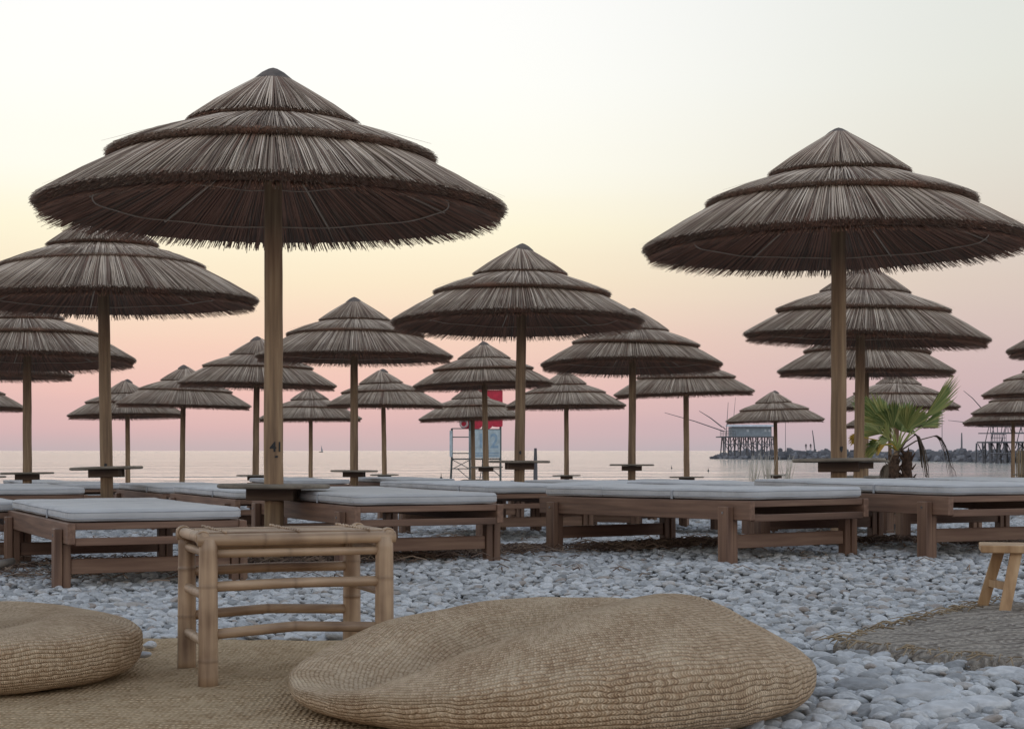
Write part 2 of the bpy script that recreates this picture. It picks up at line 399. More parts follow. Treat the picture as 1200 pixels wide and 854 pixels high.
dt = N(nt, 'ShaderNodeVectorMath', operation='DOT_PRODUCT'); nt.links.new(nrm.outputs[0], dt.inputs[0]); dt.inputs[1].default_value = sd
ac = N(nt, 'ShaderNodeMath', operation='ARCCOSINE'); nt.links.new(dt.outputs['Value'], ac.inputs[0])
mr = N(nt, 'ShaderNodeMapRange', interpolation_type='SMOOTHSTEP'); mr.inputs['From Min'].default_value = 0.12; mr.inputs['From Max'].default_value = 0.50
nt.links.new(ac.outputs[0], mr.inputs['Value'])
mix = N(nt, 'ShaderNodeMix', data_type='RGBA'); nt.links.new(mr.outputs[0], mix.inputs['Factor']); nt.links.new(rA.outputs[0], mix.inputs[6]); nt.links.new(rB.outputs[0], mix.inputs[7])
# overhead and behind the camera the sky is brightened, added light for the foreground
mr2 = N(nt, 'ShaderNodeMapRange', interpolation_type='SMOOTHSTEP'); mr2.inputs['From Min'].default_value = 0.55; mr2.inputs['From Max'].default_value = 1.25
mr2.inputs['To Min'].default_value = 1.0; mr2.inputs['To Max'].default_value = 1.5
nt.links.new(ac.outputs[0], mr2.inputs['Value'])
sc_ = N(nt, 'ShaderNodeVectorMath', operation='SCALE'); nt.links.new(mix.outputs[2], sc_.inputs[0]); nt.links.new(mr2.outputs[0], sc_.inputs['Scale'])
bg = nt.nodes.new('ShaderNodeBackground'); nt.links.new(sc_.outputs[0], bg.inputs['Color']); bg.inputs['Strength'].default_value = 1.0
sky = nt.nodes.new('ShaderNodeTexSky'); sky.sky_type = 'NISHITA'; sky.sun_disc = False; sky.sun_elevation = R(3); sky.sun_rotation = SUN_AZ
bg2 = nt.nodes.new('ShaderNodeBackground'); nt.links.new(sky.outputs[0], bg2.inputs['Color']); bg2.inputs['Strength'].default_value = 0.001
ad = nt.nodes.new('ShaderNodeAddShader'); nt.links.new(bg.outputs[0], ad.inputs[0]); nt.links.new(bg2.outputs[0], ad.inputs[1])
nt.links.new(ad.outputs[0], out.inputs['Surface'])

sl = bpy.data.lights.new('sun', 'SUN'); sl.energy = 0.15; sl.angle = R(40); sl.color = (1.0, 0.86, 0.70)
so = bpy.data.objects.new('sun', sl); COL.objects.link(so)
dvec = Vector((math.sin(SUN_AZ) * math.cos(SUN_EL), math.cos(SUN_AZ) * math.cos(SUN_EL), math.sin(SUN_EL)))
so.rotation_euler = dvec.to_track_quat('Z', 'Y').to_euler(); so.location = (0, -3, 12)

SC.view_settings.view_transform = 'Standard'; SC.view_settings.look = 'None'
SC.view_settings.exposure = 0; SC.view_settings.gamma = 1; SC.view_settings.use_curve_mapping = False

# ------------------------------------------------------------------ ground + sea
def axis(fine0, fine1, step, lo, hi, g=1.35):
    a = list(np.arange(fine0, fine1 + 1e-6, step)); s = step; v = fine0
    while v > lo: s *= g; v -= s; a.insert(0, v)
    s = step; v = fine1
    while v < hi: s *= g; v += s; a.append(v)
    return np.array(a)
xs = axis(-9, 9, 0.2, -260, 260); ys = axis(2, 30, 0.2, -120, 150)
V = np.array([(x, y, zg(x, y) - 0.012) for y in ys for x in xs]); nx = len(xs)
Q = np.array([(j * nx + i, j * nx + i + 1, (j + 1) * nx + i + 1, (j + 1) * nx + i) for j in range(len(ys) - 1) for i in range(nx - 1)])
g = link_mesh('beach_ground', np_mesh('beach_ground', V, Q), MAT['ground'], smooth=True)
tag(g, 'grey pebble beach sloping gently down to the sea', 'beach', kind='structure')
SEA = -0.75
sx = np.array([-30000, -4000, -600, -120, 0, 120, 600, 4000, 30000.]); sy = np.array([50, 90, 200, 600, 3000, 12000, 40000.])
V = np.array([(x, y, SEA) for y in sy for x in sx]); nx = len(sx)
Q = np.array([(j * nx + i, j * nx + i + 1, (j + 1) * nx + i + 1, (j + 1) * nx + i) for j in range(len(sy) - 1) for i in range(nx - 1)])
tag(link_mesh('sea', np_mesh('sea', V, Q), MAT['sea']), 'calm pale grey sea reaching the horizon', 'sea', kind='structure')

# rugs as polygons on the ground
RUG = [(-2.7, 2.6), (0.30, 2.6), (0.36, 5.86), (-2.55, 5.98)]
MATP = [(1.05, 5.5), (2.08, 6.92), (3.2, 6.0), (2.15, 4.4)]
def inside(p, poly, grow=0.0):
    c = (sum(q[0] for q in poly) / len(poly), sum(q[1] for q in poly) / len(poly))
    P = [(c[0] + (q[0] - c[0]) * (1 + grow), c[1] + (q[1] - c[1]) * (1 + grow)) for q in poly]
    s = 0
    for i in range(len(P)):
        a, b_ = P[i], P[(i + 1) % len(P)]
        cr = (b_[0] - a[0]) * (p[1] - a[1]) - (b_[1] - a[1]) * (p[0] - a[0])
        if s == 0: s = 1 if cr > 0 else -1
        elif (cr > 0) != (s > 0): return False
    return True

# pebbles: source stones live in a collection that is not in the scene
pc = bpy.data.collections.new('pebble shapes')
import bmesh
for k in range(7):
    bm = bmesh.new(); bmesh.ops.create_icosphere(bm, subdivisions=3, radius=1.0)
    off = Vector((k * 7.3, 1.7 * k, 0))
    for v in bm.verts:
        d = v.co.normalized()
        v.co = d * (1 + 0.20 * noise.noise(d * 0.9 + off) + 0.03 * noise.noise(d * 2.2 + off))
    me = bpy.data.meshes.new('pebble_shape'); bm.to_mesh(me); bm.free()
    me.polygons.foreach_set('use_smooth', [True] * len(me.polygons)); me.materials.append(MAT['pebble'])
    po = bpy.data.objects.new('pebble_shape', me); pc.objects.link(po)

def debris_amount(x, y):
    a = 0.0
    yc = 10.1 + 0.35 * math.sin(x * 1.3) + 0.25 * math.sin(x * 2.9 + 1)
    if x < -1.6: yc -= 0.9
    if x > 1.5: yc += 0.25
    a = math.exp(-((y - yc) / 0.42) ** 2)
    a *= 0.55 + 0.9 * noise.noise(Vector((x * 1.7, y * 1.7, 9)))
    return max(0.0, min(1.0, a * 1.5))

P = []; ROT = []; SCL = []; DIRT = []
def scatter(y0, y1, dens, smin, smax, layers):
    for (zoff, frac) in layers:
        area = (0.64 * (y0 + y1) / 2 * 1.25 + 1.6) * (y1 - y0)
        n = int(area * dens * frac)
        for _ in range(n):
            y = y0 + (y1 - y0) * random.random(); hw = 0.32 * y * 1.25 + 0.8
            x = random.uniform(-hw, hw)
            a = smin + (smax - smin) * random.random() ** 2.0
            if inside((x, y), RUG, 0.008) or inside((x, y), MATP, -0.03): continue
            c = a * random.uniform(0.32, 0.50); bb = a * random.uniform(0.58, 0.88)
            P.append((x, y, zg(x, y) + zoff + random.uniform(-0.006, 0.008) + c * 0.25))
            ROT.append((random.gauss(0, 0.22), random.gauss(0, 0.22), random.uniform(0, 6.283)))
            SCL.append((a, bb, c)); DIRT.append(0.85 * debris_amount(x, y) if random.random() < 0.8 else 0)
scatter(2.8, 6.0, 1200, 0.013, 0.048, [(-0.004, 0.6), (0.012, 0.6)])
scatter(6.0, 12.0, 1150, 0.013, 0.038, [(-0.004, 0.6), (0.010, 0.55)])
scatter(12.0, 22.0, 260, 0.026, 0.055, [(0.0, 1.0)])
scatter(22.0, 34.0, 60, 0.04, 0.07, [(0.0, 1.0)])
for (px, py, a) in [(1075, 826, 0.10), (1010, 815, 0.075), (1150, 838, 0.085), (1180, 800, 0.07), (590, 651, 0.10), (1105, 845, 0.08), (575, 657, 0.08), (720, 648, 0.07), (985, 840, 0.06)]:
    d = F * H / (py - HY); P.append((X(px, d), d, zg(X(px, d), d) + 0.025)); ROT.append((0.08, -0.05, random.uniform(-0.3, 0.3))); SCL.append((a, a * 0.62, a * 0.36)); DIRT.append(0)
me = bpy.data.meshes.new('pebbles'); me.from_pydata(P, [], [])
for nm, arr in (('rot', ROT), ('scl', SCL)):
    at = me.attributes.new(nm, 'FLOAT_VECTOR', 'POINT'); at.data.foreach_set('vector', np.array(arr, dtype=np.float32).ravel())
at = me.attributes.new('dirt', 'FLOAT', 'POINT'); at.data.foreach_set('value', np.array(DIRT, dtype=np.float32))
me.materials.append(MAT['pebble'])
peb = bpy.data.objects.new('pebbles', me); COL.objects.link(peb)
tag(peb, 'rounded blue grey pebbles covering the whole beach', 'pebbles', kind='stuff')
gn = bpy.data.node_groups.new('pebble scatter', 'GeometryNodeTree')
gn.interface.new_socket('Geometry', in_out='INPUT', socket_type='NodeSocketGeometry')
gn.interface.new_socket('Geometry', in_out='OUTPUT', socket_type='NodeSocketGeometry')
gi = gn.nodes.new('NodeGroupInput'); go = gn.nodes.new('NodeGroupOutput')
ci = gn.nodes.new('GeometryNodeCollectionInfo'); ci.inputs['Collection'].default_value = pc
ci.inputs['Separate Children'].default_value = True; ci.inputs['Reset Children'].default_value = True
iop = gn.nodes.new('GeometryNodeInstanceOnPoints'); iop.inputs['Pick Instance'].default_value = True
ar = gn.nodes.new('GeometryNodeInputNamedAttribute'); ar.data_type = 'FLOAT_VECTOR'; ar.inputs['Name'].default_value = 'rot'
as_ = gn.nodes.new('GeometryNodeInputNamedAttribute'); as_.data_type = 'FLOAT_VECTOR'; as_.inputs['Name'].default_value = 'scl'
e2r = gn.nodes.new('FunctionNodeEulerToRotation')
L = gn.links.new
L(gi.outputs[0], iop.inputs['Points']); L(ci.outputs[0], iop.inputs['Instance'])
L(ar.outputs['Attribute'], e2r.inputs[0]); L(e2r.outputs[0], iop.inputs['Rotation']); L(as_.outputs['Attribute'], iop.inputs['Scale'])
L(iop.outputs[0], go.inputs[0])
md = peb.modifiers.new('scatter', 'NODES'); md.node_group = gn

# dry seaweed twigs
mb = MB()
cnt = 0
while cnt < 5200:
    y = random.uniform(8.0, 13.2); hw = 0.32 * y * 1.15; x = random.uniform(-hw, hw)
    if random.random() > debris_amount(x, y) ** 1.4 + 0.004: continue
    cnt += 1
    z = zg(x, y) + 0.03 + random.random() * 0.03; a = random.uniform(0, 6.28); l = random.uniform(0.02, 0.09)
    dx, dy = math.cos(a) * l, math.sin(a) * l; k = random.uniform(-0.02, 0.02)
    r_ = random.uniform(0.0015, 0.0045)
    mb.tube([(x - dx, y - dy, z - 0.008), (x + k, y + k, z + random.uniform(0, 0.02)), (x + dx, y + dy, z - 0.004)], r_, 3, False, random.random())
tag(mb.build('seaweed_debris', MAT['twig'], tint=True), 'dark brown dry seaweed and twigs strewn in a line under the sunbeds', 'debris', kind='stuff')

# ------------------------------------------------------------------ thatch umbrella
def straws(n, r0, r1, z0, z1, sag, width, th_j, r_j, z_j, curl=0.0, up=True, rings=4, r0_j=0.0, seed=0, tint0=0.0, tint1=1.0):
    """n radial straws from (r0,z0) to (r1,z1); returns V,Q,T"""
    g = np.random.default_rng(seed)
    th = (np.arange(n) + g.uniform(-0.6, 0.6, n)) / n * 2 * np.pi
    dth = g.normal(0, th_j, n)
    stray = g.random(n) < 0.04
    dth = np.where(stray, dth * 3.2, dth)
    re = r1 + g.normal(0, r_j, n) + np.where(g.random(n) < 0.05, g.uniform(0, 2.2 * r_j, n), 0)
    rs = r0 + g.uniform(-1, 1, n) * r0_j
    zj = g.uniform(-z_j, z_j, n)
    w = width * g.uniform(0.6, 1.4, n)
    tt = np.linspace(0, 1, rings)
    V = np.zeros((n, rings, 3, 3))
    for i, t in enumerate(tt):
        r = rs + (re - rs) * t
        f = (r - r0) / (r1 - r0)
        z = z0 + (z1 - z0) * f - sag * (f * f - f) * -1.0 + zj * (0.3 + 0.7 * t) - curl * max(0, t - 0.6) ** 2 * 6
        a = th + dth * t
        ww = w * (1.0 if t < 0.8 else (1.0 - (t - 0.8) * 2.4))
        ca, sa = np.cos(a), np.sin(a)
        hh = ww * (0.45 if up else -0.45)
        for k, (s, h) in enumerate(((-0.5, 0), (0.0, 1), (0.5, 0))):
            V[:, i, k, 0] = r * ca - sa * ww * s
            V[:, i, k, 1] = r * sa + ca * ww * s
            V[:, i, k, 2] = z + h * hh
    base = (np.arange(n) * rings * 3)[:, None]
    q = []
    for i in range(rings - 1):
        for k in range(3):
            k2 = (k + 1) % 3
            q.append([i * 3 + k, i * 3 + k2, (i + 1) * 3 + k2, (i + 1) * 3 + k])
    q = np.array(q)
    Q = (base[:, None, :] + q[None, :, :]).reshape(-1, 4)
    T = np.repeat(tint0 + (tint1 - tint0) * g.random(n) ** 1.3, rings * 3)
    return V.reshape(-1, 3), Q, T

def merge(parts):
    Vs, Qs, Ts = [], [], []; o = 0
    for (v, q, t) in parts:
        Vs.append(v); Qs.append(q + o); Ts.append(t); o += len(v)
    return np.vstack(Vs), np.vstack(Qs), np.concatenate(Ts)

def shell(prof, n=96, tint=0.1):
    V = []; Q = []; m = len(prof)
    for (r, z) in prof:
        for k in range(n):
            a = 2 * math.pi * k / n; wob = 1 + 0.006 * math.sin(5 * a + r * 3)
            V.append((r * wob * math.cos(a), r * wob * math.sin(a), z))
    for i in range(m - 1):
        for k in range(n):
            j = (k + 1) % n; Q.append((i * n + k, i * n + j, (i + 1) * n + j, (i + 1) * n + k))
    return np.array(V), np.array(Q), np.full(len(V), tint)

def make_thatch_meshes(seed):
    ms = {}
    # tier 3 (skirt): top surface r .40->1.40
    p = [shell([(0.30, 2.60), (0.92, 2.385), (1.355, 2.15), (1.30, 2.10), (0.9, 2.26), (0.12, 2.60)])]
    p.append(straws(1500, 0.62, 1.39, 2.560, 2.150, 0.012, 0.0085, 0.006, 0.007, 0.005, 0.02, seed=seed + 1, tint0=0.1))
    p.append(straws(1200, 0.62, 1.395, 2.572, 2.162, 0.012, 0.0075, 0.010, 0.007, 0.007, 0.02, seed=seed + 2, tint0=0.1))
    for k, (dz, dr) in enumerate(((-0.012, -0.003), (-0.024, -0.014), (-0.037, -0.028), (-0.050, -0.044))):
        p.append(straws(620, 0.98, 1.395 + dr, 2.335 + dz, 2.150 + dz, 0.01, 0.010, 0.012, 0.008, 0.010, 0.01, rings=3, seed=seed + 3 + k, tint0=-0.05, tint1=0.35))  # lip straws tinted darker: shade under the rim put into their colour
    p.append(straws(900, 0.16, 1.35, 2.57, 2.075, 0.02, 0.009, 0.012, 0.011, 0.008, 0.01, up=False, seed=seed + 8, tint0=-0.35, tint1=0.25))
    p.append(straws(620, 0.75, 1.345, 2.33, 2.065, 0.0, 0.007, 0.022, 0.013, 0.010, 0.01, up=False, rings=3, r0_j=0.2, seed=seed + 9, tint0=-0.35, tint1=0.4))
    p.append(straws(16, 0.95, 1.42, 2.365, 2.165, 0.0, 0.004, 0.06, 0.02, 0.012, 0.0, rings=3, seed=seed + 40, tint0=0.3))
    ms['skirt'] = p
    # tier 2
    p = [shell([(0.25, 2.68), (0.45, 2.61), (0.965, 2.445), (0.93, 2.41), (0.45, 2.57)])]
    p.append(straws(1050, 0.34, 0.975, 2.665, 2.455, 0.01, 0.0085, 0.008, 0.006, 0.004, 0.02, seed=seed + 11, tint0=0.1))
    p.append(straws(850, 0.34, 0.98, 2.675, 2.463, 0.01, 0.0072, 0.012, 0.006, 0.006, 0.02, seed=seed + 12, tint0=0.1))
    for k, (dz, dr) in enumerate(((-0.010, -0.004), (-0.020, -0.014), (-0.030, -0.028), (-0.040, -0.045))):
        p.append(straws(480, 0.66, 0.975 + dr, 2.555 + dz, 2.450 + dz, 0.0, 0.011, 0.012, 0.008, 0.008, 0.02, rings=3, seed=seed + 13 + k, tint0=0.0, tint1=0.3))  # darker tint range paints the shade below this tier's edge
    p.append(straws(10, 0.6, 1.01, 2.595, 2.465, 0.0, 0.004, 0.06, 0.015, 0.008, 0.0, rings=3, seed=seed + 41, tint0=0.3))
    ms['middle'] = p
    # tier 1
    p = [shell([(0.02, 2.93), (0.49, 2.645), (0.46, 2.625), (0.2, 2.72)])]
    p.append(straws(430, 0.06, 0.51, 2.935, 2.655, -0.012, 0.0105, 0.010, 0.006, 0.003, 0.01, seed=seed + 21, tint0=0.1))
    p.append(straws(330, 0.06, 0.512, 2.94, 2.662, -0.012, 0.0085, 0.013, 0.007, 0.004, 0.01, seed=seed + 22, tint0=0.1))
    for k, (dz, dr) in enumerate(((-0.009, -0.004), (-0.018, -0.014), (-0.026, -0.026))):
        p.append(straws(260, 0.3, 0.508 + dr, 2.77 + dz, 2.655 + dz, 0.0, 0.010, 0.012, 0.007, 0.006, 0.01, rings=3, seed=seed + 23 + k, tint0=0.0, tint1=0.3))  # edge shade painted in by the darker straw tint
    ms['top'] = p
    out = {}
    for k, v in ms.items():
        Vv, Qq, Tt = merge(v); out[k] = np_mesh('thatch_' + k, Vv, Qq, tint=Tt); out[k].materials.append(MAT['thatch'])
    # cap
    c = MB(); c.lathe([(0.0005, 2.985), (0.03, 2.975), (0.07, 2.952), (0.118, 2.912), (0.126, 2.897), (0.12, 2.885), (0.08, 2.90), (0.0005, 2.91)], 40, 0.2, close=False)
    out['cap'] = c.mesh('thatch_cap', True); out['cap'].materials.append(MAT['capmat'])
    return out
MAT['capmat'] = mat_plain('cap bound thatch', (0.12, 0.095, 0.08), 0.7, nscale=20, var=0.35, bstr=0.5)
TH = [make_thatch_meshes(100), make_thatch_meshes(500)]

def pole_mesh(seed):
    g = random.Random(seed); m = MB(); pts = []; rad = []
    for i in range(15):
        z = -0.25 + i * (2.85 + 0.25) / 14
        pts.append((g.uniform(-0.002, 0.002), g.uniform(-0.002, 0.002), z)); rad.append(0.060 - 0.008 * i / 14 + g.uniform(-0.0012, 0.0012))
    m.tube(pts, rad, 24); return m.mesh('pole')
POLES = [pole_mesh(1), pole_mesh(2)]
for q in POLES: q.materials.append(MAT['pole']); q.polygons.foreach_set('use_smooth', [True] * len(q.polygons))
def tray_mesh():
    m = MB()
    m.lathe([(0.062, 0.0), (0.325, 0.0), (0.334, 0.005), (0.336, 0.013), (0.334, 0.021), (0.325, 0.026), (0.062, 0.026)], 64)
    q = m.mesh('tray'); q.materials.append(MAT['tray']); return q
TRAY = tray_mesh()
def supp_mesh():
    m = MB()
    for s in (-1, 1):
        m.box(-0.145, 0.145, s * 0.075 - 0.016, s * 0.075 + 0.016, -0.071, -0.001, 0.003)
        m.box(s * 0.112 - 0.022, s * 0.112 + 0.022, -0.058, 0.058, -0.066, -0.004, 0.003)
    q = m.mesh('tray_support'); q.materials.append(MAT['batten']); return q
SUPP = supp_mesh()
def hoop_mesh(rad, z, r_):
    m = MB(); n = 72; pts = [(rad * math.cos(2 * math.pi * k / n), rad * math.sin(2 * math.pi * k / n), z + 0.004 * math.sin(k * 0.9)) for k in range(n + 1)]
    m.tube(pts, r_, 6, False); q = m.mesh('hoop'); q.materials.append(MAT['wire']); return q
HOOP = hoop_mesh(1.05, 2.17, 0.0045); HOOP2 = hoop_mesh(0.62, 2.345, 0.004)
def strut_mesh():
    m = MB(); m.tube([(0.05, 0, 2.58), (0.55, 0, 2.375), (1.07, 0, 2.165)], 0.007, 6); q = m.mesh('strut'); q.materials.append(MAT['wire']); return q
STRUT = strut_mesh()

def make_umbrella(var=0):
    root = empty('thatched_umbrella', (0, 0, 0))
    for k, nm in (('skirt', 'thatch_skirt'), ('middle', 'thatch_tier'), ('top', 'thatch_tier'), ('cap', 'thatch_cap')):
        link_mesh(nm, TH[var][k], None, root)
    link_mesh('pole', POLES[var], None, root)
    t = link_mesh('tray_table', TRAY, None, root); t.location.z = 0.47
    s = link_mesh('tray_support', SUPP, None, t)
    link_mesh('hoop', HOOP, None, root); link_mesh('hoop', HOOP2, None, root)
    for k in range(6):
        st = link_mesh('strut', STRUT, None, root); st.rotation_euler = (0, 0, k * math.pi / 3 + 0.35)
    return root
PROTO = [make_umbrella(0), make_umbrella(1)]
used = [False, False]
UG = 'thatched umbrellas standing on the pebble beach'
# px pole, canopy px width, rim z above camera, tray z above camera (None: no tray drawn), label, scale tweak
UMB = [
 (321, 548, 1.47, -0.225, 'largest thatched umbrella, nearest on the left, with number 41 on its pole'),
 (983, 450, 1.47, -0.09, 'big thatched umbrella on the right whose pole rises behind the middle sunbed'),
 (126, 352, 1.43, -0.175, 'thatched umbrella left of the nearest one, its peak just under the big canopy'),
 (608, 301, 1.41, -0.14, 'thatched umbrella in the centre of the picture, right of the lifeguard tower'),
 (1005, 290, 1.31, -0.13, 'thatched umbrella just behind the big right one, its pole beside the palm'),
 (32, 256, 1.17, -0.31, 'thatched umbrella near the left edge with a round tray, cut by the frame'),
 (415, 232, 1.36, -0.30, 'thatched umbrella between the nearest pole and the central umbrella, with a tray'),
 (740, 218, 1.30, -0.235, 'thatched umbrella to the right of the central one with tray over the sunbeds'),
 (1307, 252, 1.33, None, 'thatched umbrella of which only the canopy tip enters at the right edge'),
 (1013, 210, 1.24, None, 'thatched umbrella half hidden behind the two right umbrellas, second one down'),
 (299, 186, 1.20, -0.45, 'thatched umbrella directly behind the nearest pole, tray beside that pole'),
 (805, 168, 1.13, None, 'thatched umbrella with its peak hidden, between the central right one and the fishing platform'),
 (570, 167, 1.33, None, 'thatched umbrella in front of the lifeguard tower, its mast above the peak'),
 (-17, 200, 1.25, -0.45, 'thatched umbrella cut by the left edge, canopy below the larger left one'),
 (213, 155, 1.00, -0.74, 'thatched umbrella with a thin pole between the left umbrella and the nearest pole'),
 (1050, 146, 0.98, None, 'thatched umbrella whose peak shows right above the palm fronds'),
 (1227, 144, 1.33, None, 'thatched umbrella at the right edge, uppermost of the three stacked canopies'),
 (664, 139, 1.06, None, 'thatched umbrella between the central pole and the pole to its right'),
 (451, 141, 1.09, None, 'thatched umbrella with a peak just under the tray umbrella left of centre'),
 (150, 138, 0.85, None, 'thatched umbrella half hidden behind the left pole, lower than its neighbour'),
 (-40, 137, 1.07, None, 'thatched umbrella at the left edge of which only a small canopy tip shows'),
 (555, 124, 0.87, None, 'thatched umbrella directly in front of the red board of the lifeguard tower'),
 (1202, 124, 1.02, None, 'thatched umbrella at the right edge, middle one of the three stacked canopies'),
 (364, 122, 0.86, None, 'small distant thatched umbrella just right of the nearest pole'),
 (910, 115, 0.90, -0.71, 'small distant thatched umbrella beside the grey fishing platform'),
 (1187, 112, 0.84, None, 'thatched umbrella at the right edge, lowest of the three stacked canopies'),
 (1043, 106, 0.80, None, 'small distant thatched umbrella behind the palm fronds'),
]
UPOS = []
for i, (px, wd, rim, tray, lab) in enumerate(UMB):
    s = wd / 2.8; d = F / s; x = X(px, d)
    var = i % 2
    if not used[var]: o = PROTO[var]; used[var] = True
    else: o = copy_tree(PROTO[var])
    gz = H + rim - 2.165
    if i == 1: gz += 0.03; o.scale = (1, 1, 1.012)
    o.location = (x, d, gz)
    o.rotation_euler = (R(random.uniform(-1.0, 1.0)) if i > 1 else 0, R(random.uniform(-1.1, 1.1)) if i > 1 else R(0.15), random.uniform(0, 6.28))
    tag(o, lab, 'umbrella', UG)
    for ch in o.children:
        if ch.name.startswith('tray_table'):
            ch.location.z = (H + tray - gz) if tray is not None else 0.50
            ch.rotation_euler = (R(random.uniform(-1, 1)), R(random.uniform(-1, 1)), -o.rotation_euler.z + random.uniform(-0.25, 0.25))
        elif ch.name.startswith(('thatch_tier', 'thatch_skirt')):
            ch.rotation_euler = (R(random.uniform(-1.1, 1.1)) * (i > 0), R(random.uniform(-1.1, 1.1)) * (i > 0), random.uniform(0, 6.28))
            if i > 1: k_ = random.uniform(0.975, 1.02); ch.scale = (k_ * random.uniform(0.99, 1.01), k_, 1.0)
    UPOS.append((o, x, d, gz))

# painted number on the nearest pole, and small painted marks on its neighbours
def text_mesh(body, size):
    cu = bpy.data.curves.new('txt', 'FONT'); cu.body = body; cu.size = size; cu.extrude = 0.0; cu.align_x = 'CENTER'; cu.align_y = 'CENTER'
    cu.offset = size * 0.02
    ob = bpy.data.objects.new('txt', cu); COL.objects.link(ob); bpy.context.view_layer.update()
    dg = bpy.context.evaluated_depsgraph_get(); me = bpy.data.meshes.new_from_object(ob.evaluated_get(dg))
    bpy.data.objects.remove(ob); bpy.data.curves.remove(cu); return me
def wrap_on_pole(body, size, root, zc, ang0, rad=0.0575):
    me = text_mesh(body, size)
    bm = bmesh.new(); bm.from_mesh(me); bmesh.ops.triangulate(bm, faces=bm.faces)
    bmesh.ops.subdivide_edges(bm, edges=[e for e in bm.edges if e.calc_length() > size * 0.15], cuts=3)
    for v in bm.verts:
        a = ang0 + v.co.x / rad
        v.co = Vector((rad * math.sin(a), -rad * math.cos(a), zc + v.co.y))
    bm.to_mesh(me); bm.free(); me.materials.append(MAT['ink'])
    o = link_mesh('painted_number', me, None, root)
    o.rotation_euler = (0, 0, -root.rotation_euler.z); return o
u0 = UPOS[0][0]
wrap_on_pole('41', 0.082, u0, H + (528 - 524) / 195.7 - UPOS[0][3], 0.42, 0.0605)

def smudge(root, zc, ang0, w_, h_, rad=0.0605):
    m = MB(); vs = []; n = 14
    cv = [(0, 0)] + [(w_ * math.cos(2 * math.pi * k / n) * random.uniform(0.6, 1.1), h_ * math.sin(2 * math.pi * k / n) * random.uniform(0.6, 1.1)) for k in range(n)]
    for (a_, b_) in cv:
        a = ang0 + a_ / rad; vs.append((rad * math.sin(a), -rad * math.cos(a), zc + b_))
    m.add(vs, [(0, k, k % n + 1) for k in range(1, n + 1)])
    o = m.build('painted_mark', MAT['ink'], root); o.rotation_euler = (0, 0, -root.rotation_euler.z); return o
smudge(u0, H + (528 - 535) / 195.7 - UPOS[0][3], 0.42, 0.013, 0.008)
for (k, py, s_) in ((1, 527, 161), (2, 545, 125.7), (3, 531, 107.5)):
    smudge(UPOS[k][0], H + (528 - py) / s_ - UPOS[k][3], 0.1, 0.016, 0.024)

# ------------------------------------------------------------------ sunbeds
BL, BW = 1.96, 0.90      # length along +Y, width along +X ; origin at the near left corner on the ground
def rounded_slab(m, x0, x1, y0, y1, z0, z1, rc=0.06, n=7, seed=0, re=0.026, rn=None, rf=None):
    g = random.Random(seed)
    def outline(ins):
        pts = []; rF = rf or rc; rN = rn or rc
        for (cx, cy, a0, rq, rin) in ((x1 - rF, y1 - rF, 0, rF, ins), (x0 + rF, y1 - rF, 90, rF, ins), (x0 + rN, y0 + rN, 180, rN, ins), (x1 - rN, y0 + rN, 270, rN, ins)):
            r_ = max(0.002, rq - rin); ex_ = max(0.0, rin - (rq - 0.002)); sx_ = -1 if a0 in (0, 270) else 1; sy_ = -1 if a0 in (0, 90) else 1
            cx += sx_ * ex_; cy += sy_ * ex_
            for k in range(n):
                a = R(a0 + 90 * k / (n - 1)); pts.append((cx + r_ * math.cos(a), cy + r_ * math.sin(a)))
        # subdivide straight runs
        o = []
        for i in range(len(pts)):
            p, q = pts[i], pts[(i + 1) % len(pts)]; L_ = math.hypot(q[0] - p[0], q[1] - p[1])
            o.append(p)
            if i % n == n - 1:
                kk = 8
                for t in range(1, kk): o.append((p[0] + (q[0] - p[0]) * t / kk, p[1] + (q[1] - p[1]) * t / kk))
        return o
    rings = []
    T = z1 - z0
    prof = [(re, 0), (re * .45, re * .25), (0, re), (-0.003, T * .5), (0, T - re), (re * .45, T - re * .25), (re, T)]
    for (ins, dz) in prof: rings.append([(x, y, z0 + dz) for (x, y) in outline(ins)])
    cx, cy = (x0 + x1) / 2, (y0 + y1) / 2
    last = rings[-1]
    for s_ in (0.85, 0.6, 0.3, 0.02):
        hgt = z1 + 0.007 * (1 - s_)
        rings.append([(cx + (x - cx) * s_, cy + (y - cy) * s_, hgt + 0.006 * noise.noise(Vector((x * 3 * s_ + seed, y * 3 * s_, seed)))) for (x, y, z) in last])
    nn = len(rings[0]); vs = [v for r_ in rings for v in r_]; fs = [tuple(range(nn - 1, -1, -1))]
    for i in range(len(rings) - 1):
        for k in range(nn):
            j = (k + 1) % nn; fs.append((i * nn + k, i * nn + j, (i + 1) * nn + j, (i + 1) * nn + k))
    fs.append(tuple((len(rings) - 1) * nn + k for k in range(nn)))
    # sag along the sides
    vs2 = [(x, y, z + 0.004 * noise.noise(Vector((x * 4, y * 4, seed + z)))) for (x, y, z) in vs]
    m.add(vs2, fs)
    return outline(0)

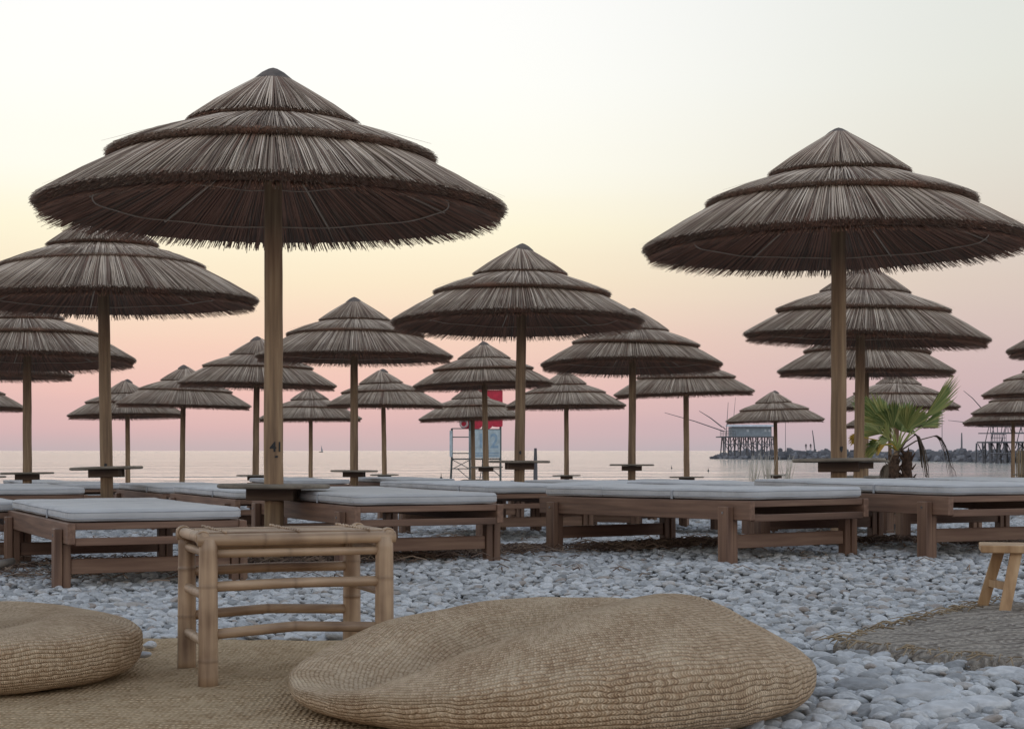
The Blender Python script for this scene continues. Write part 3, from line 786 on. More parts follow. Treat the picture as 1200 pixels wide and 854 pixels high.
def make_bed():
    root = empty('sunbed', (0, 0, 0))
    for s in (0, 1):
        m = MB(); x = 0 if s == 0 else BW - 0.038
        m.box(x, x + 0.038, 0, BL, 0.245, 0.35, 0.004); m.build('side_rail', MAT['bedY'], root)
    for s in (0, 1):
        y = 0.012 if s == 0 else BL - 0.012 - 0.03
        m = MB(); m.box(0.0385, BW - 0.0385, y, y + 0.03, 0.316, 0.35, 0.003); m.build('end_rail', MAT['bedX'], root)
        m = MB(); m.box(0.0385, BW - 0.0385, y - 0.004, y + 0.028, 0.238, 0.276, 0.003); m.build('lower_rail', MAT['bedX'], root)
    m = MB(); n = 15
    for k in range(n):
        y = 0.07 + k * (BL - 0.2) / (n - 1); m.box(0.0385, BW - 0.0385, y, y + 0.07, 0.328, 0.346, 0.002)
    m.build('slatted_base', MAT['bedX'], root)
    for (yy) in (0.13, BL - 0.13 - 0.085):
        for s in (0, 1):
            x = -0.042 if s == 0 else BW + 0.002
            m = MB(); m.box(x, x + 0.04, yy, yy + 0.085, -0.06, 0.318, 0.004)
            x2 = 0.0 if s == 0 else BW - 0.042
            m.box(x2 + 0.001, x2 + 0.041, yy + 0.012, yy + 0.073, -0.06, 0.243, 0.003)
            lg = m.build('leg', MAT['bedZ'], root)
            b = MB(); xo = x if s == 0 else x + 0.04
            b.tube([(xo - 0.003, yy + 0.042, 0.285), (xo + 0.003, yy + 0.042, 0.285)], 0.007, 10); b.build('bolt', MAT['steel'], lg)
        m = MB(); m.box(0.043, BW - 0.043, yy + 0.028, yy + 0.058, 0.09, 0.165, 0.003); m.build('stretcher', MAT['bedX'], root)
    m = MB()
    o1 = rounded_slab(m, 0.018, BW - 0.018, 0.012, 0.6638, 0.356, 0.413, seed=1, re=0.012, rf=0.006)
    o2 = rounded_slab(m, 0.018, BW - 0.018, 0.6645, 1.3235, 0.356, 0.412, seed=2, re=0.012, rf=0.006, rn=0.006)
    o3 = rounded_slab(m, 0.018, BW - 0.018, 1.3245, BL - 0.012, 0.356, 0.414, seed=3, re=0.012, rn=0.006)
    mt = m.build('mattress', MAT['cloth'], root, smooth=True)
    m = MB()
    for o, zt in ((o1, 0.400), (o2, 0.399), (o3, 0.401)):
        for z in (0.37, zt):
            pts = [(x + (0.0015 if x > BW / 2 else -0.0015), y, z) for (x, y) in o]; pts.append(pts[0]); m.tube(pts, 0.0028, 5, False)
    m.build('piping', MAT['piping'], mt, smooth=True)
    m = MB()
    for y in (0.664,):
        m.box(0.008, 0.0165, y - 0.008, y + 0.008, 0.352, 0.402, 0.002); m.box(BW - 0.0165, BW - 0.008, y - 0.008, y + 0.008, 0.352, 0.402, 0.002)
    m.build('tie', MAT['piping'], mt)
    return root
BED = make_bed(); bed_used = False
BG = 'wooden sunbeds with grey mattresses set among the umbrellas'
def bed(x, y, z, dirx, diry, lab, pitch=0.0):
    """(x,y): near left corner when looking along the long axis (dirx,diry)"""
    global bed_used
    if bed_used: o = copy_tree(BED)
    else: o = BED; bed_used = True
    o.location = (x, y, z); o.rotation_euler = (R(pitch), 0, math.atan2(-dirx, diry))
    tag(o, lab, 'sunbed', BG); return o
bed(-2.17, 7.92, -0.005, -0.43, 0.903, 'nearest sunbed on the left, reddish wood frame facing the left pouf')
bed(-0.86, 8.84, 0.045, -0.43, 0.903, 'sunbed behind the bamboo stool, its end rail reaching the centre')
bed(1.27, 8.64, 0.082, -0.56, 0.83, 'middle sunbed seen along its long light brown side, right of centre', -0.6)
bed(2.39, 8.88, 0.10, -0.43, 0.903, 'sunbed at the right beyond the small wooden stool')
# second beds of each pair, behind the front row
bed(-3.72, 9.35, -0.02, -0.43, 0.903, 'sunbed at the left edge just behind the nearest left sunbed')
bed(-1.98, 11.6, -0.0, -0.43, 0.903, 'sunbed behind the nearest umbrella, its pale cushion left of the tray')
bed(-0.15, 12.3, 0.02, -0.43, 0.903, 'sunbed in the shade behind the centre sunbed, its leg seen under it')
bed(0.15, 13.9, 0.0, 0.35, 0.94, 'sunbed behind the middle sunbed beside the central umbrella pole')
bed(3.55, 9.9, 0.09, -0.43, 0.903, 'sunbed at the right edge behind the right sunbed')
bed(1.95, 12.6, 0.02, -0.5, 0.866, 'sunbed behind the middle sunbed and left of the big right pole')
bed(3.1, 12.9, 0.02, -0.43, 0.903, 'sunbed right behind the big right umbrella pole')
back = [
 (2, -1.25, 'sunbed on the left side of the left umbrella pole'),
 (2, 0.30, 'sunbed on the right side of the left umbrella pole'),
 (3, -1.25, 'sunbed left of the central umbrella pole, in front of the lifeguard tower'),
 (3, 0.35, 'sunbed right of the central umbrella pole'),
 (4, -1.3, 'sunbed left of the umbrella pole beside the palm'),
 (5, 0.3, 'sunbed right of the umbrella pole near the left edge'),
 (5, -1.25, 'sunbed under the umbrella near the left edge, cut by the frame'),
 (6, -1.25, 'sunbed left of the tray umbrella between the nearest pole and the centre'),
 (6, 0.3, 'sunbed right of the tray umbrella between the nearest pole and the centre'),
 (7, -1.25, 'sunbed left of the tray umbrella right of centre'),
 (7, 0.3, 'sunbed right of the tray umbrella right of centre'),
 (9, -0.6, 'sunbed behind the palm at the foot of the half hidden umbrella'),
 (9, 1.6, 'sunbed right of the palm in the back row'),
 (8, -1.6, 'sunbed in the back row at the right edge'),
 (10, 0.3, 'sunbed in the back row right of the nearest umbrella pole'),
 (13, 0.4, 'sunbed in the back row at the left edge'),
]
for (ui, off, lab) in back:
    _, ux, ud, uz = UPOS[ui]
    px_, py_ = 0.903, 0.43
    x = ux + px_ * off + 0.43 * 0.9; y = ud + py_ * off - 0.903 * 0.9
    bed(x, y, max(uz, -0.02 - 0.014 * max(0, y - 12)) if ui != 4 else uz, -0.43, 0.903, lab)

# ------------------------------------------------------------------ bamboo stool
def bamboo(p0, p1, r0, nodes, name, mat, parent, bend=0.0, n=16, r1=None, rag=0.0, seed=0):
    g = random.Random(seed); p0 = Vector(p0); p1 = Vector(p1); L_ = (p1 - p0).length
    r1 = r1 or r0; m = MB(); pts = []; rad = []; tn = []
    ts = set([0.0, 1.0])
    for k in range(1, 12): ts.add(k / 12)
    for nd in nodes:
        for dlt in (-0.012, -0.005, 0.0, 0.005, 0.012): ts.add(min(1, max(0, nd + dlt / L_)))
    ts = sorted(ts); side = Vector((0, 0, 1)) if abs((p1 - p0).normalized().z) < 0.8 else Vector((1, 0, 0))
    for t in ts:
        p = p0.lerp(p1, t) + side * bend * (1 - (2 * t - 1) ** 2 if not nodes else max(0, 1 - abs(t - nodes[0]) / max(nodes[0], 1 - nodes[0])))
        r_ = r0 + (r1 - r0) * t; tt = 0.0
        for nd in nodes:
            dd = abs(t - nd) * L_
            if dd < 0.0045: r_ *= 1.035; tt = 0.32
            elif dd < 0.0055: r_ *= 1.0; tt = 0.15
        pts.append(p); rad.append(r_); tn.append(tt)
    m.tube(pts, rad, n)
    nn = n
    for i, tt in enumerate(tn):
        for k in range(nn): m.t[i * nn + k] = tt
    return m.build(name, mat, parent, smooth=True, tint=True)
FLx, FLy = -0.89, 4.75; sa = math.atan2(0.35, 0.937)
stool = empty('bamboo_stool', (FLx, FLy, 0.006), sa, 'wide bamboo stool with a slatted top standing on the jute rug', 'stool')
W_, D_ = 0.535, 0.385
k = 0
for (x, y) in ((0, 0), (W_, 0), (0, D_), (W_, D_)):
    bamboo((x * 1.0, y, 0), (x, y, 0.435), 0.030, [0.18 + 0.11 * k, 0.68 + 0.03 * k], 'leg', MAT['bambooZ'], stool, seed=k, r1=0.027); k += 1
zt = 0.428
for y in (-0.004, D_ + 0.004): bamboo((-0.032, y, zt + 0.004), (W_ + 0.032, y, zt + 0.004), 0.018, [0.33, 0.74], 'top_rail', MAT['bambooX'], stool)
for x in (-0.014, W_ + 0.014): bamboo((x, -0.018, zt + 0.010), (x, D_ + 0.018, zt + 0.010), 0.0165, [0.4], 'top_rail', MAT['bambooY'], stool)
for y in (0.0, D_): bamboo((0.02, y, zt - 0.036), (W_ - 0.02, y, zt - 0.036), 0.0125, [0.45], 'apron_rail', MAT['bambooX'], stool)
for x in (0.0, W_): bamboo((x, 0.02, zt - 0.036), (x, D_ - 0.02, zt - 0.036), 0.0125, [0.6], 'apron_rail', MAT['bambooY'], stool)
for (y, zz, bd) in ((0, 0.295, 0.004), (0, 0.155, 0.014), (D_, 0.315, 0.004), (D_, 0.175, 0.012)):
    bamboo((0.015, y, zz), (W_ - 0.015, y, zz + 0.004), 0.0155, [0.48], 'rung', MAT['bambooX'], stool, bend=bd)
for (x, zz) in ((0, 0.265), (0, 0.125), (W_, 0.265), (W_, 0.125)):
    bamboo((x, 0.015, zz), (x, D_ - 0.015, zz), 0.0145, [0.55], 'rung', MAT['bambooY'], stool)
m = MB(); k = 0; y = 0.012
while y < D_ - 0.02:   # split bamboo slats
    z = zt + 0.022 + random.uniform(-0.0015, 0.0015)
    m.box(0.002, W_ - 0.002, y, y + 0.0175, z - 0.005, z + 0.003, 0.002, tint=random.uniform(0, 0.25)); y += 0.0245
m.build('slatted_top', MAT['bambooX'], stool, tint=True)
m = MB()
for x in (0.05, W_ / 2, W_ - 0.05):   # lashing cords woven over the slats
    pts = [(x + 0.003 * math.sin(j * 1.3), -0.012 + j * (D_ + 0.024) / 44, zt + 0.0275 + 0.0035 * math.sin(j * math.pi)) for j in range(45)]
    pts = [(p[0], p[1], zt + 0.026 + (0.004 if j % 2 else -0.001)) for j, p in enumerate(pts)]
    m.tube(pts, 0.003, 5)
for (x, y) in ((-0.014, 0), (W_ + 0.014, 0), (-0.014, D_), (W_ + 0.014, D_)):
    for j in range(4):
        yy = y - 0.004 + (j - 1.5) * 0.007 + (0.018 if y == 0 else -0.018)
        pts = [(x + 0.0195 * math.cos(a), yy, zt + 0.010 + 0.0195 * math.sin(a)) for a in np.linspace(0, 2 * math.pi, 17)]
        m.tube(pts, 0.0033, 5)
m.build('lashing', MAT['bambooY'], stool, smooth=True)

# ------------------------------------------------------------------ small wooden stool at the right
ws = empty('wooden_stool', (2.015, 6.49, 0.03), R(-14), 'small honey coloured wooden stool with splayed legs on the grey mat', 'stool')
ws.scale = (0.97, 0.97, 0.93)
m = MB(); m.box(-0.14, 0.28, -0.10, 0.16, 0.285, 0.318, 0.004); m.build('seat', MAT['stoolwood'], ws)
def splay_leg(top, bot, w_, d_):
    m = MB(); vs = []
    for (c, z) in ((bot, 0.0), (top, 0.284)):
        vs += [(c[0] - w_ / 2, c[1] - d_ / 2, z), (c[0] + w_ / 2, c[1] - d_ / 2, z), (c[0] + w_ / 2, c[1] + d_ / 2, z), (c[0] - w_ / 2, c[1] + d_ / 2, z)]
    m.add(vs, [(3, 2, 1, 0), (4, 5, 6, 7), (0, 1, 5, 4), (1, 2, 6, 5), (2, 3, 7, 6), (3, 0, 4, 7)])
    return m.build('leg', MAT['stoolwood'], ws)
splay_leg((0.0, -0.05), (-0.055, -0.11), 0.045, 0.045); splay_leg((-0.06, 0.10), (-0.135, 0.15), 0.045, 0.045)
splay_leg((0.20, -0.05), (0.255, -0.11), 0.045, 0.045); splay_leg((0.20, 0.10), (0.255, 0.15), 0.045, 0.045)
for (a, b_) in ((Vector((-0.028, -0.085, 0.142)), Vector((-0.10, 0.128, 0.142))), (Vector((0.228, -0.085, 0.142)), Vector((0.228, 0.128, 0.142)))):
    m = MB(); dd = (b_ - a).normalized(); sd_ = dd.cross(Vector((0, 0, 1))) * 0.011; u_ = Vector((0, 0, 0.016))
    vs = [a - sd_ - u_, a + sd_ - u_, b_ + sd_ - u_, b_ - sd_ - u_, a - sd_ + u_, a + sd_ + u_, b_ + sd_ + u_, b_ - sd_ + u_]
    m.add(vs, [(3, 2, 1, 0), (4, 5, 6, 7), (0, 1, 5, 4), (1, 2, 6, 5), (2, 3, 7, 6), (3, 0, 4, 7)]); m.build('brace', MAT['stoolwood'], ws)

# ------------------------------------------------------------------ rugs
def rug(name, poly, mat, zb, thick, nx=90, ny=90, lump=0.008, rot=0.0, wob=0.02, seed=0.0, fray=0.0):
    A, B, C_, D = [Vector((p[0], p[1], 0)) for p in poly]
    V = []; UV = []
    for j in range(ny + 1):
        for i in range(nx + 1):
            u, v = i / nx, j / ny
            p = A.lerp(B, u).lerp(D.lerp(C_, u), v)
            e = min(u, 1 - u, v, 1 - v)
            k = max(0, 1 - e * 14)
            nz1 = noise.noise(Vector((p.x * 3 + seed, p.y * 3, 1))) + 0.5 * noise.noise(Vector((p.x * 11, p.y * 11 + seed, 2)))
            nz2 = noise.noise(Vector((p.x * 3, p.y * 3 + seed, 5))) + 0.5 * noise.noise(Vector((p.x * 13, p.y * 13, 7)))
            q = p + Vector((nz1, nz2, 0)) * wob * k
            z = zg(q.x, q.y) + zb + lump * noise.noise(Vector((q.x * 5, q.y * 5, seed))) + 0.4 * lump * noise.noise(Vector((q.x * 16, q.y * 16, seed)))
            if e < 1e-6: z -= thick * 0.6
            V.append((q.x, q.y, z)); c, s_ = math.cos(rot), math.sin(rot)
            UV.append((q.x * c + q.y * s_, -q.x * s_ + q.y * c))
    n = nx + 1; nv = len(V)
    Q = [(j * n + i, j * n + i + 1, (j + 1) * n + i + 1, (j + 1) * n + i) for j in range(ny) for i in range(nx)]
    edge = [i for i in range(n)] + [j * n + nx for j in range(1, ny + 1)] + [ny * n + i for i in range(nx - 1, -1, -1)] + [j * n for j in range(ny - 1, 0, -1)]
    b0 = len(V)
    for e_ in edge: V.append((V[e_][0], V[e_][1], V[e_][2] - thick)); UV.append((UV[e_][0], UV[e_][1] + 0.01))
    for k in range(len(edge)):
        k2 = (k + 1) % len(edge); Q.append((edge[k], b0 + k, b0 + k2, edge[k2]))
    me = np_mesh(name, np.array(V), np.array(Q), uv=np.array(UV)); return link_mesh(name, me, mat, smooth=True)
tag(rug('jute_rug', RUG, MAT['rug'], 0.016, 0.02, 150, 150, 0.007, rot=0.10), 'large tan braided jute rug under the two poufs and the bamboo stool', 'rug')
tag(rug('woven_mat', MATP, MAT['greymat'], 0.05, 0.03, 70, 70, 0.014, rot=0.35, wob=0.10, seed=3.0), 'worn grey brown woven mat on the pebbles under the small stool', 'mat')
# frayed straw ends along the mat's edges
m = MB()
for e_ in range(4):
    a, b_ = Vector(MATP[e_]), Vector(MATP[(e_ + 1) % 4]); nrm_ = Vector(((b_ - a).y, -(b_ - a).x)).normalized()
    cen = Vector((2.12, 5.7))
    if (a - cen).dot(nrm_) < 0: nrm_ = -nrm_
    for k in range(80):
        p = a.lerp(b_, random.random()) - nrm_ * random.uniform(0.0, 0.08); l = random.uniform(0.03, 0.10)
        q = p + (nrm_ + Vector((random.uniform(-.7, .7), random.uniform(-.7, .7)))).normalized() * l
        z = zg(p.x, p.y) + 0.055
        m.tube([(p.x, p.y, z), ((p.x + q.x) / 2, (p.y + q.y) / 2, z + 0.006), (q.x, q.y, z - random.uniform(0.0, 0.02))], random.uniform(0.0015, 0.003), 4, False, random.random())
tag(m.build('frayed_straw', MAT['reed'], tint=True), 'loose tan straw ends frayed around the grey mat', 'straw', kind='stuff')

# ------------------------------------------------------------------ poufs
def pouf(name, cx, cy, z0, a, b_, zmid, hf, outline, lab, grp, ex=0.62):
    nt_, nr, nb = 300, 110, 34
    V = []; UV = []; Q = []; zm0 = zmid
    rows = []
    for i in range(nr + nb + 1):
        if i <= nr:
            ph = math.pi / 2 * (1 - i / nr); c, s_ = math.cos(ph), math.sin(ph); u = c ** 0.95; topf = s_ ** ex; bot = 0
        else:
            ph = math.pi / 2 * (i - nr) / nb; u = 0.80 + 0.20 * math.cos(ph) ** 0.8; topf = 0; bot = math.sin(ph) ** 0.9
            if i == nr + nb: u = 0.80
        rows.append((u, topf, bot))
    arc = np.zeros(nt_); prev = None
    for i, (u, tf, bt) in enumerate(rows):
        cur = []
        for k in range(nt_):
            th = 2 * math.pi * k / nt_
            rr = outline(th) * u
            x = cx + rr * math.cos(th) * a; y = cy + rr * math.sin(th) * b_
            zmid = min(zm0, 0.6 * hf(x, y))
            if bt == 0: z = zmid + (max(hf(x, y), zmid + 0.01) - zmid) * tf
            else: z = zmid * (1 - bt)
            z += 0.0035 * noise.noise(Vector((x * 9, y * 9, z * 9)))
            cur.append((x, y, z0 + z))
        cur = np.array(cur)
        if prev is not None: arc = arc + np.linalg.norm(cur - prev, axis=1)
        prev = cur
        am = arc.mean() * 0.7 + arc * 0.3
        for k in range(nt_):
            V.append(cur[k]); UV.append((2 * math.pi * k / nt_ * 0.62, am[k]))
    V = np.array(V)
    n = nt_
    for i in range(len(rows) - 1):
        for k in range(n):
            j = (k + 1) % n; Q.append((i * n + k, (i + 1) * n + k, (i + 1) * n + j, i * n + j))
    Q = np.array(Q); me = np_mesh(name, V - np.array([cx, cy, z0]), Q)
    uv = np.array(UV)[Q.ravel()].reshape(-1, 4, 2)
    wrapm = (uv[:, :, 0].max(axis=1) - uv[:, :, 0].min(axis=1)) > 1.0
    for q_ in np.where(wrapm)[0]:
        for t in range(4):
            if uv[q_, t, 0] < 1.0: uv[q_, t, 0] += 2 * math.pi * 0.62
    l = me.uv_layers.new(name='UVMap'); l.data.foreach_set('uv', uv.astype(np.float32).ravel())
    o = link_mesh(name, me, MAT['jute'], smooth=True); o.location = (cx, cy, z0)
    return tag(o, lab, 'pouf', grp)

def segd(p, a, b_):
    ax, ay = a; bx, by = b_; t = ((p[0] - ax) * (bx - ax) + (p[1] - ay) * (by - ay)) / ((bx - ax) ** 2 + (by - ay) ** 2)
    t = min(1, max(0, t)); return math.hypot(p[0] - ax - t * (bx - ax), p[1] - ay - t * (by - ay)), t
def rbf(pts):
    A = np.array(pts, dtype=float); n = len(A); d = np.hypot(A[:, None, 0] - A[None, :, 0], A[:, None, 1] - A[None, :, 1])
    M_ = np.zeros((n + 3, n + 3)); M_[:n, :n] = d ** 2 * np.log(d + 1e-9) + np.eye(n) * 0.002; M_[:n, n] = 1; M_[:n, n + 1:] = A[:, :2]; M_[n, :n] = 1; M_[n + 1:, :n] = A[:, :2].T
    w_ = np.linalg.solve(M_, np.concatenate([A[:, 2], [0, 0, 0]]))
    def f(x, y):
        r = np.hypot(A[:, 0] - x, A[:, 1] - y); return float((w_[:n] * (r ** 2 * np.log(r + 1e-9))).sum() + w_[n] + w_[n + 1] * x + w_[n + 2] * y)
    return f
_hb = rbf([(-.35, 3.97, .115), (-.17, 4.02, .165), (0, 4.08, .21), (.20, 4.16, .275), (.36, 4.30, .30),
           (-.35, 3.75, .10), (-.17, 3.75, .14), (0, 3.75, .20), (.22, 3.8, .26), (.40, 3.9, .27), (.62, 4.0, .23),
           (-.35, 4.72, .205), (-.10, 4.85, .255), (.08, 4.90, .275), (.28, 4.82, .27), (-.35, 5.0, .19), (.1, 5.05, .26), (.4, 5.0, .25),
           (-.30, 4.20, .02), (-.14, 4.22, .05), (-.10, 4.36, .03), (.03, 4.27, .10), (.05, 4.40, .06), (.16, 4.34, .165), (.16, 4.50, .12), (.27, 4.60, .19),
           (-.52, 4.35, .09), (-.52, 4.65, .14), (-.45, 4.1, .085), (.46, 4.45, .295), (.60, 4.42, .265), (.75, 4.38, .18), (.6, 4.75, .24), (.82, 4.3, .14)])
def h_big(x, y):
    return max(0.035, _hb(x, y)) + 0.004 * noise.noise(Vector((x * 7, y * 7, 0)))
_hs = rbf([(-1.7, 4.5, .185), (-1.75, 4.82, .115), (-1.55, 4.85, .135), (-1.7, 5.2, .192), (-1.3, 4.85, .20), (-1.2, 4.9, .18), (-2.1, 4.8, .19), (-1.4, 4.55, .185), (-1.4, 5.15, .185), (-2.0, 5.15, .19), (-2.0, 4.5, .18)])
POUFG = 'woven jute poufs on the rug'
pouf('jute_pouf', 0.105, 4.36, 0.022, 0.685, 0.68, 0.085, h_big, lambda t: 1 + 0.035 * math.cos(2 * t + 0.5) + 0.02 * math.sin(3 * t), 'huge slumped woven jute pouf with a dented seat, front and centre', POUFG, ex=0.40)
def h_small(x, y): return max(0.05, _hs(x, y))
pouf('jute_pouf', -1.66, 4.88, 0.022, 0.53, 0.54, 0.09, h_small, lambda t: 1 + 0.012 * math.cos(3 * t), 'round woven jute pouf with a hollow top, cut by the left edge', POUFG, ex=0.42)

# loose pebbles lying on the rug
for k, (px, py, a) in enumerate(((168, 769, 0.026), (176, 757, 0.03))):
    d = F * (H - 0.03) / (py - HY); m = pc.objects[k + 1].data.copy(); m.name = 'stray_pebble'
    o = link_mesh('stray_pebble', m); o.scale = (a, a * 0.6, a * 0.42); o.location = (X(px, d), d, 0.036); o.rotation_euler = (0, 0, 0.1 + k)
    tag(o, ['oval grey pebble lying on the rug beside the left pouf', 'grey pebble on the far edge of the rug, left of the bamboo stool'][k], 'pebble')

# driftwood and a dark stone
m = MB(); m.tube([(-0.16, 0, 0), (-0.05, 0.01, 0.01), (0.08, -0.01, 0.012), (0.17, 0.0, 0.02)], [0.02, 0.028, 0.026, 0.017], 10)
o = m.build('driftwood', MAT['driftwood'], smooth=True); o.location = (-2.93, 9.0, zg(-2.93, 9.0) + 0.05); o.rotation_euler = (0, -0.1, 0.6)
tag(o, 'short piece of grey driftwood by the back leg of the left sunbed', 'driftwood')
m = pc.objects[3].data.copy(); m.materials.clear(); m.materials.append(MAT['oldwood']); m.name = 'dark_stone'
o = link_mesh('dark_stone', m); o.scale = (0.13, 0.09, 0.06); o.location = (X(1050, 14.2), 14.2, zg(X(1050, 14.2), 14.2) + 0.05)
tag(o, 'dark flat stone on the pebbles beneath the right sunbed', 'stone')

# ------------------------------------------------------------------ fan palm
PD = 20.0
palm = empty('fan_palm', (X(1052, PD), PD, zg(X(1052, PD), PD)), 0, 'young green fan palm with drooping dead leaves behind the right tray', 'palm')
zb = palm.location.z
def prel(px, py, dy=0.0):
    d = PD + dy; return Vector((X(px, d) - palm.location.x, dy, Z(py, d) - zb))
for (px0, px1, top, rr) in ((1046, 1047, 533, 0.075), (1062, 1063, 529, 0.07)):
    m = MB(); a = prel(px0, 560); a.z = -0.05; b_ = prel(px1, top)
    pts = [a.lerp(b_, t) for t in np.linspace(0, 1, 12)]; rad = [rr * (1.15 - 0.3 * t) * (1.08 if i % 2 else 0.92) for i, t in enumerate(np.linspace(0, 1, 12))]
    m.tube(pts, rad, 12)
    for i in range(60):   # old leaf-base stubs
        t = random.random(); p = a.lerp(b_, t); an = random.uniform(0, 6.28); r_ = rr * (1.1 - 0.3 * t)
        q = p + Vector((math.cos(an) * r_, math.sin(an) * r_, 0)); m.tube([q, q + Vector((math.cos(an) * 0.05, math.sin(an) * 0.05, 0.07))], [0.016, 0.004], 5)
    m.build('trunk', MAT['trunk'], palm)
def fan(base, hub, L_, spread, axis_tilt, matk, name='frond', nl=30, droop=0.15, width=0.045, facing=None, lab=None):
    """petiole from base to hub, then leaflets radiating"""
    m = MB(); base = Vector(base); hub = Vector(hub); ax = (hub - base).normalized()
    mid = base.lerp(hub, 0.5) + Vector((0, 0, 0.04)); m.tube([base, mid, hub], [0.012, 0.009, 0.007], 6, tint=0.7)
    side = facing if facing is not None else ax.cross(Vector((0.15, -1, 0.1))).normalized()
    side = (side - ax * side.dot(ax)).normalized(); nrm_ = ax.cross(side).normalized()
    for k in range(nl):
        t = (k / (nl - 1) - 0.5) * 2; an = t * spread / 2 + random.uniform(-0.02, 0.02)
        dr = ax * math.cos(an) + side * math.sin(an) + nrm_ * (0.10 * (1 if k % 2 else -1) * 0.3 + 0.25 * abs(t))
        dr.normalize(); ll = L_ * (1 - 0.30 * abs(t) ** 2) * random.uniform(0.9, 1.05)
        wv = dr.cross(nrm_).normalized(); tint = random.uniform(0.1, 0.9); vs = []; segs = 6
        for s_ in range(segs + 1):
            f = s_ / segs; p = hub + dr * ll * f + Vector((0, 0, -droop * ll * f * f * (1 + 0.6 * random.random() * f)))
            ww = width * (0.35 + 1.3 * f) if f < 0.45 else width * (0.93 * (1 - ((f - 0.45) / 0.55) ** 1.3) + 0.02)
            vs += [p - wv * ww / 2, p + nrm_ * ww * 0.28, p + wv * ww / 2]
        fs = []
        for s_ in range(segs):
            for q in range(2): fs.append((s_ * 3 + q, s_ * 3 + q + 1, s_ * 3 + q + 4, s_ * 3 + q + 3))
        m.add(vs, fs, tint)
    o = m.build(name, MAT[matk], palm, tint=True)
    if lab: o['label'] = lab
    return o
c0 = prel(1052, 528)
fan(c0, prel(1037, 497, 0.05), 0.50, 1.7, 0, 'leaf', width=0.046)
fan(c0, prel(1046, 500, -0.2), 0.44, 1.7, 0, 'leaf', width=0.046)
fan(c0, prel(1056, 505, 0.15), 0.42, 1.9, 0, 'leaf', width=0.046)
fan(c0, prel(1063, 503, -0.1), 0.44, 1.7, 0, 'leaf', width=0.046)
fan(c0, prel(1032, 508, 0.2), 0.40, 1.7, 0, 'leaf')
fan(c0, prel(1042, 515, -0.3), 0.40, 2.1, 0, 'leaf', width=0.040)
fan(c0, prel(1083, 490, 0.0), 0.60, 0.9, 0, 'leaf', droop=-0.10, width=0.04, facing=Vector((0.1, -0.5, 1)))
fan(c0, prel(1080, 500, 0.3), 0.52, 0.8, 0, 'leaf', droop=0.1, facing=Vector((0.1, -0.7, 1)))
fan(c0, prel(1022, 490, 0.25), 0.46, 1.1, 0, 'leaf', droop=0.15, facing=Vector((0.2, -0.6, 1)))
fan(c0, prel(1040, 492, 0.3), 0.46, 1.2, 0, 'leaf', width=0.040, lab=None)
fan(c0, prel(1060, 494, 0.2), 0.40, 1.3, 0, 'leaf', width=0.040)
fan(c0, prel(1030, 522, -0.2), 0.26, 1.7, 0, 'leaf', droop=0.4)
fan(c0, prel(1010, 512, 0.3), 0.20, 1.4, 0, 'yellowleaf', droop=0.3, lab='yellow withered frond')
fan(c0, prel(1038, 520, -0.3), 0.24, 1.4, 0, 'yellowleaf', droop=0.4, nl=14, lab='yellow withered frond')
fan(c0 + Vector((0, 0, -0.05)), prel(1070, 511, -0.1), 0.36, 0.25, 0, 'deadleaf', nl=11, droop=2.2, width=0.03, lab='dead hanging frond')
fan(c0 + Vector((0, 0, -0.02)), prel(1094, 511, 0.1), 0.40, 0.3, 0, 'deadleaf', nl=12, droop=1.9, width=0.03, lab='dead hanging frond')
fan(c0, prel(1040, 545, -0.25), 0.16, 1.5, 0, 'deadleaf', nl=14, droop=0.8, lab='dead frond at the trunk foot')

# dry grass tufts behind the middle cushions
for (px, n_, hh, lab) in ((882, 16, 0.42, 'pale dry grass tuft left of the small distant umbrella pole'), (900, 14, 0.5, 'pale dry grass tuft next to the small distant umbrella pole'), (921, 16, 0.40, 'pale dry grass tuft right of the small distant umbrella pole')):
    d = 26.0; gx = X(px, d); z0 = Z(560, d) - 0.05; m = MB()
    root_z = zg(gx, d)
    for k in range(n_):
        a = random.uniform(0, 6.28); r_ = random.uniform(0, 0.07); x0 = math.cos(a) * r_; y0 = math.sin(a) * r_
        l = hh * random.uniform(0.6, 1.1) + (z0 - root_z); lx = random.uniform(-0.12, 0.12); ly = random.uniform(-0.1, 0.1)
        m.tube([(x0, y0, 0), (x0 + lx * 0.3, y0 + ly * .3, l * 0.6), (x0 + lx, y0 + ly, l)], [0.006, 0.005, 0.002], 4, False, random.random())
    o = m.build('dry_grass_tuft', MAT['drygrass'], tint=True); o.location = (gx, d, root_z)
    tag(o, lab, 'grass tuft', 'dry grass tufts at the back of the beach')

# ------------------------------------------------------------------ lifeguard tower
TD = 50.0
def tpt(px, py, dd=0.0): d = TD + dd; return Vector((X(px, d), d, Z(py, d)))
gzt = zg(X(557, TD), TD)
tw = empty('lifeguard_tower', (X(557, TD), TD, gzt), 0, 'steel lifeguard tower with pale panels under a red board, standing by the water', 'lifeguard tower')
O = tw.location
def T(px, py, dd=0.0): return tpt(px, py, dd) - O
Lc, Fc, Rc, Bc = (529.5, 0.35), (550.5, -0.35), (586.5, 0.25), (566, 0.9)
for (c, spl) in ((Lc, -2), (Fc, 0.5), (Rc, 0), (Bc, 0.5)):
    m = MB(); a = T(c[0], 502 if c is Lc else 455, c[1]); b_ = T(c[0], 537, c[1]); f_ = T(c[0] + spl, 570, c[1]); f_.z = -0.1
    m.tube([f_, b_, a], 0.033, 8); m.build('post', MAT['ruststeel'], tw)
def bar(p, q, r_=0.018, nm='rail'):
    m = MB(); m.tube([p, q], r_, 6); return m.build(nm, MAT['ruststeel'], tw)
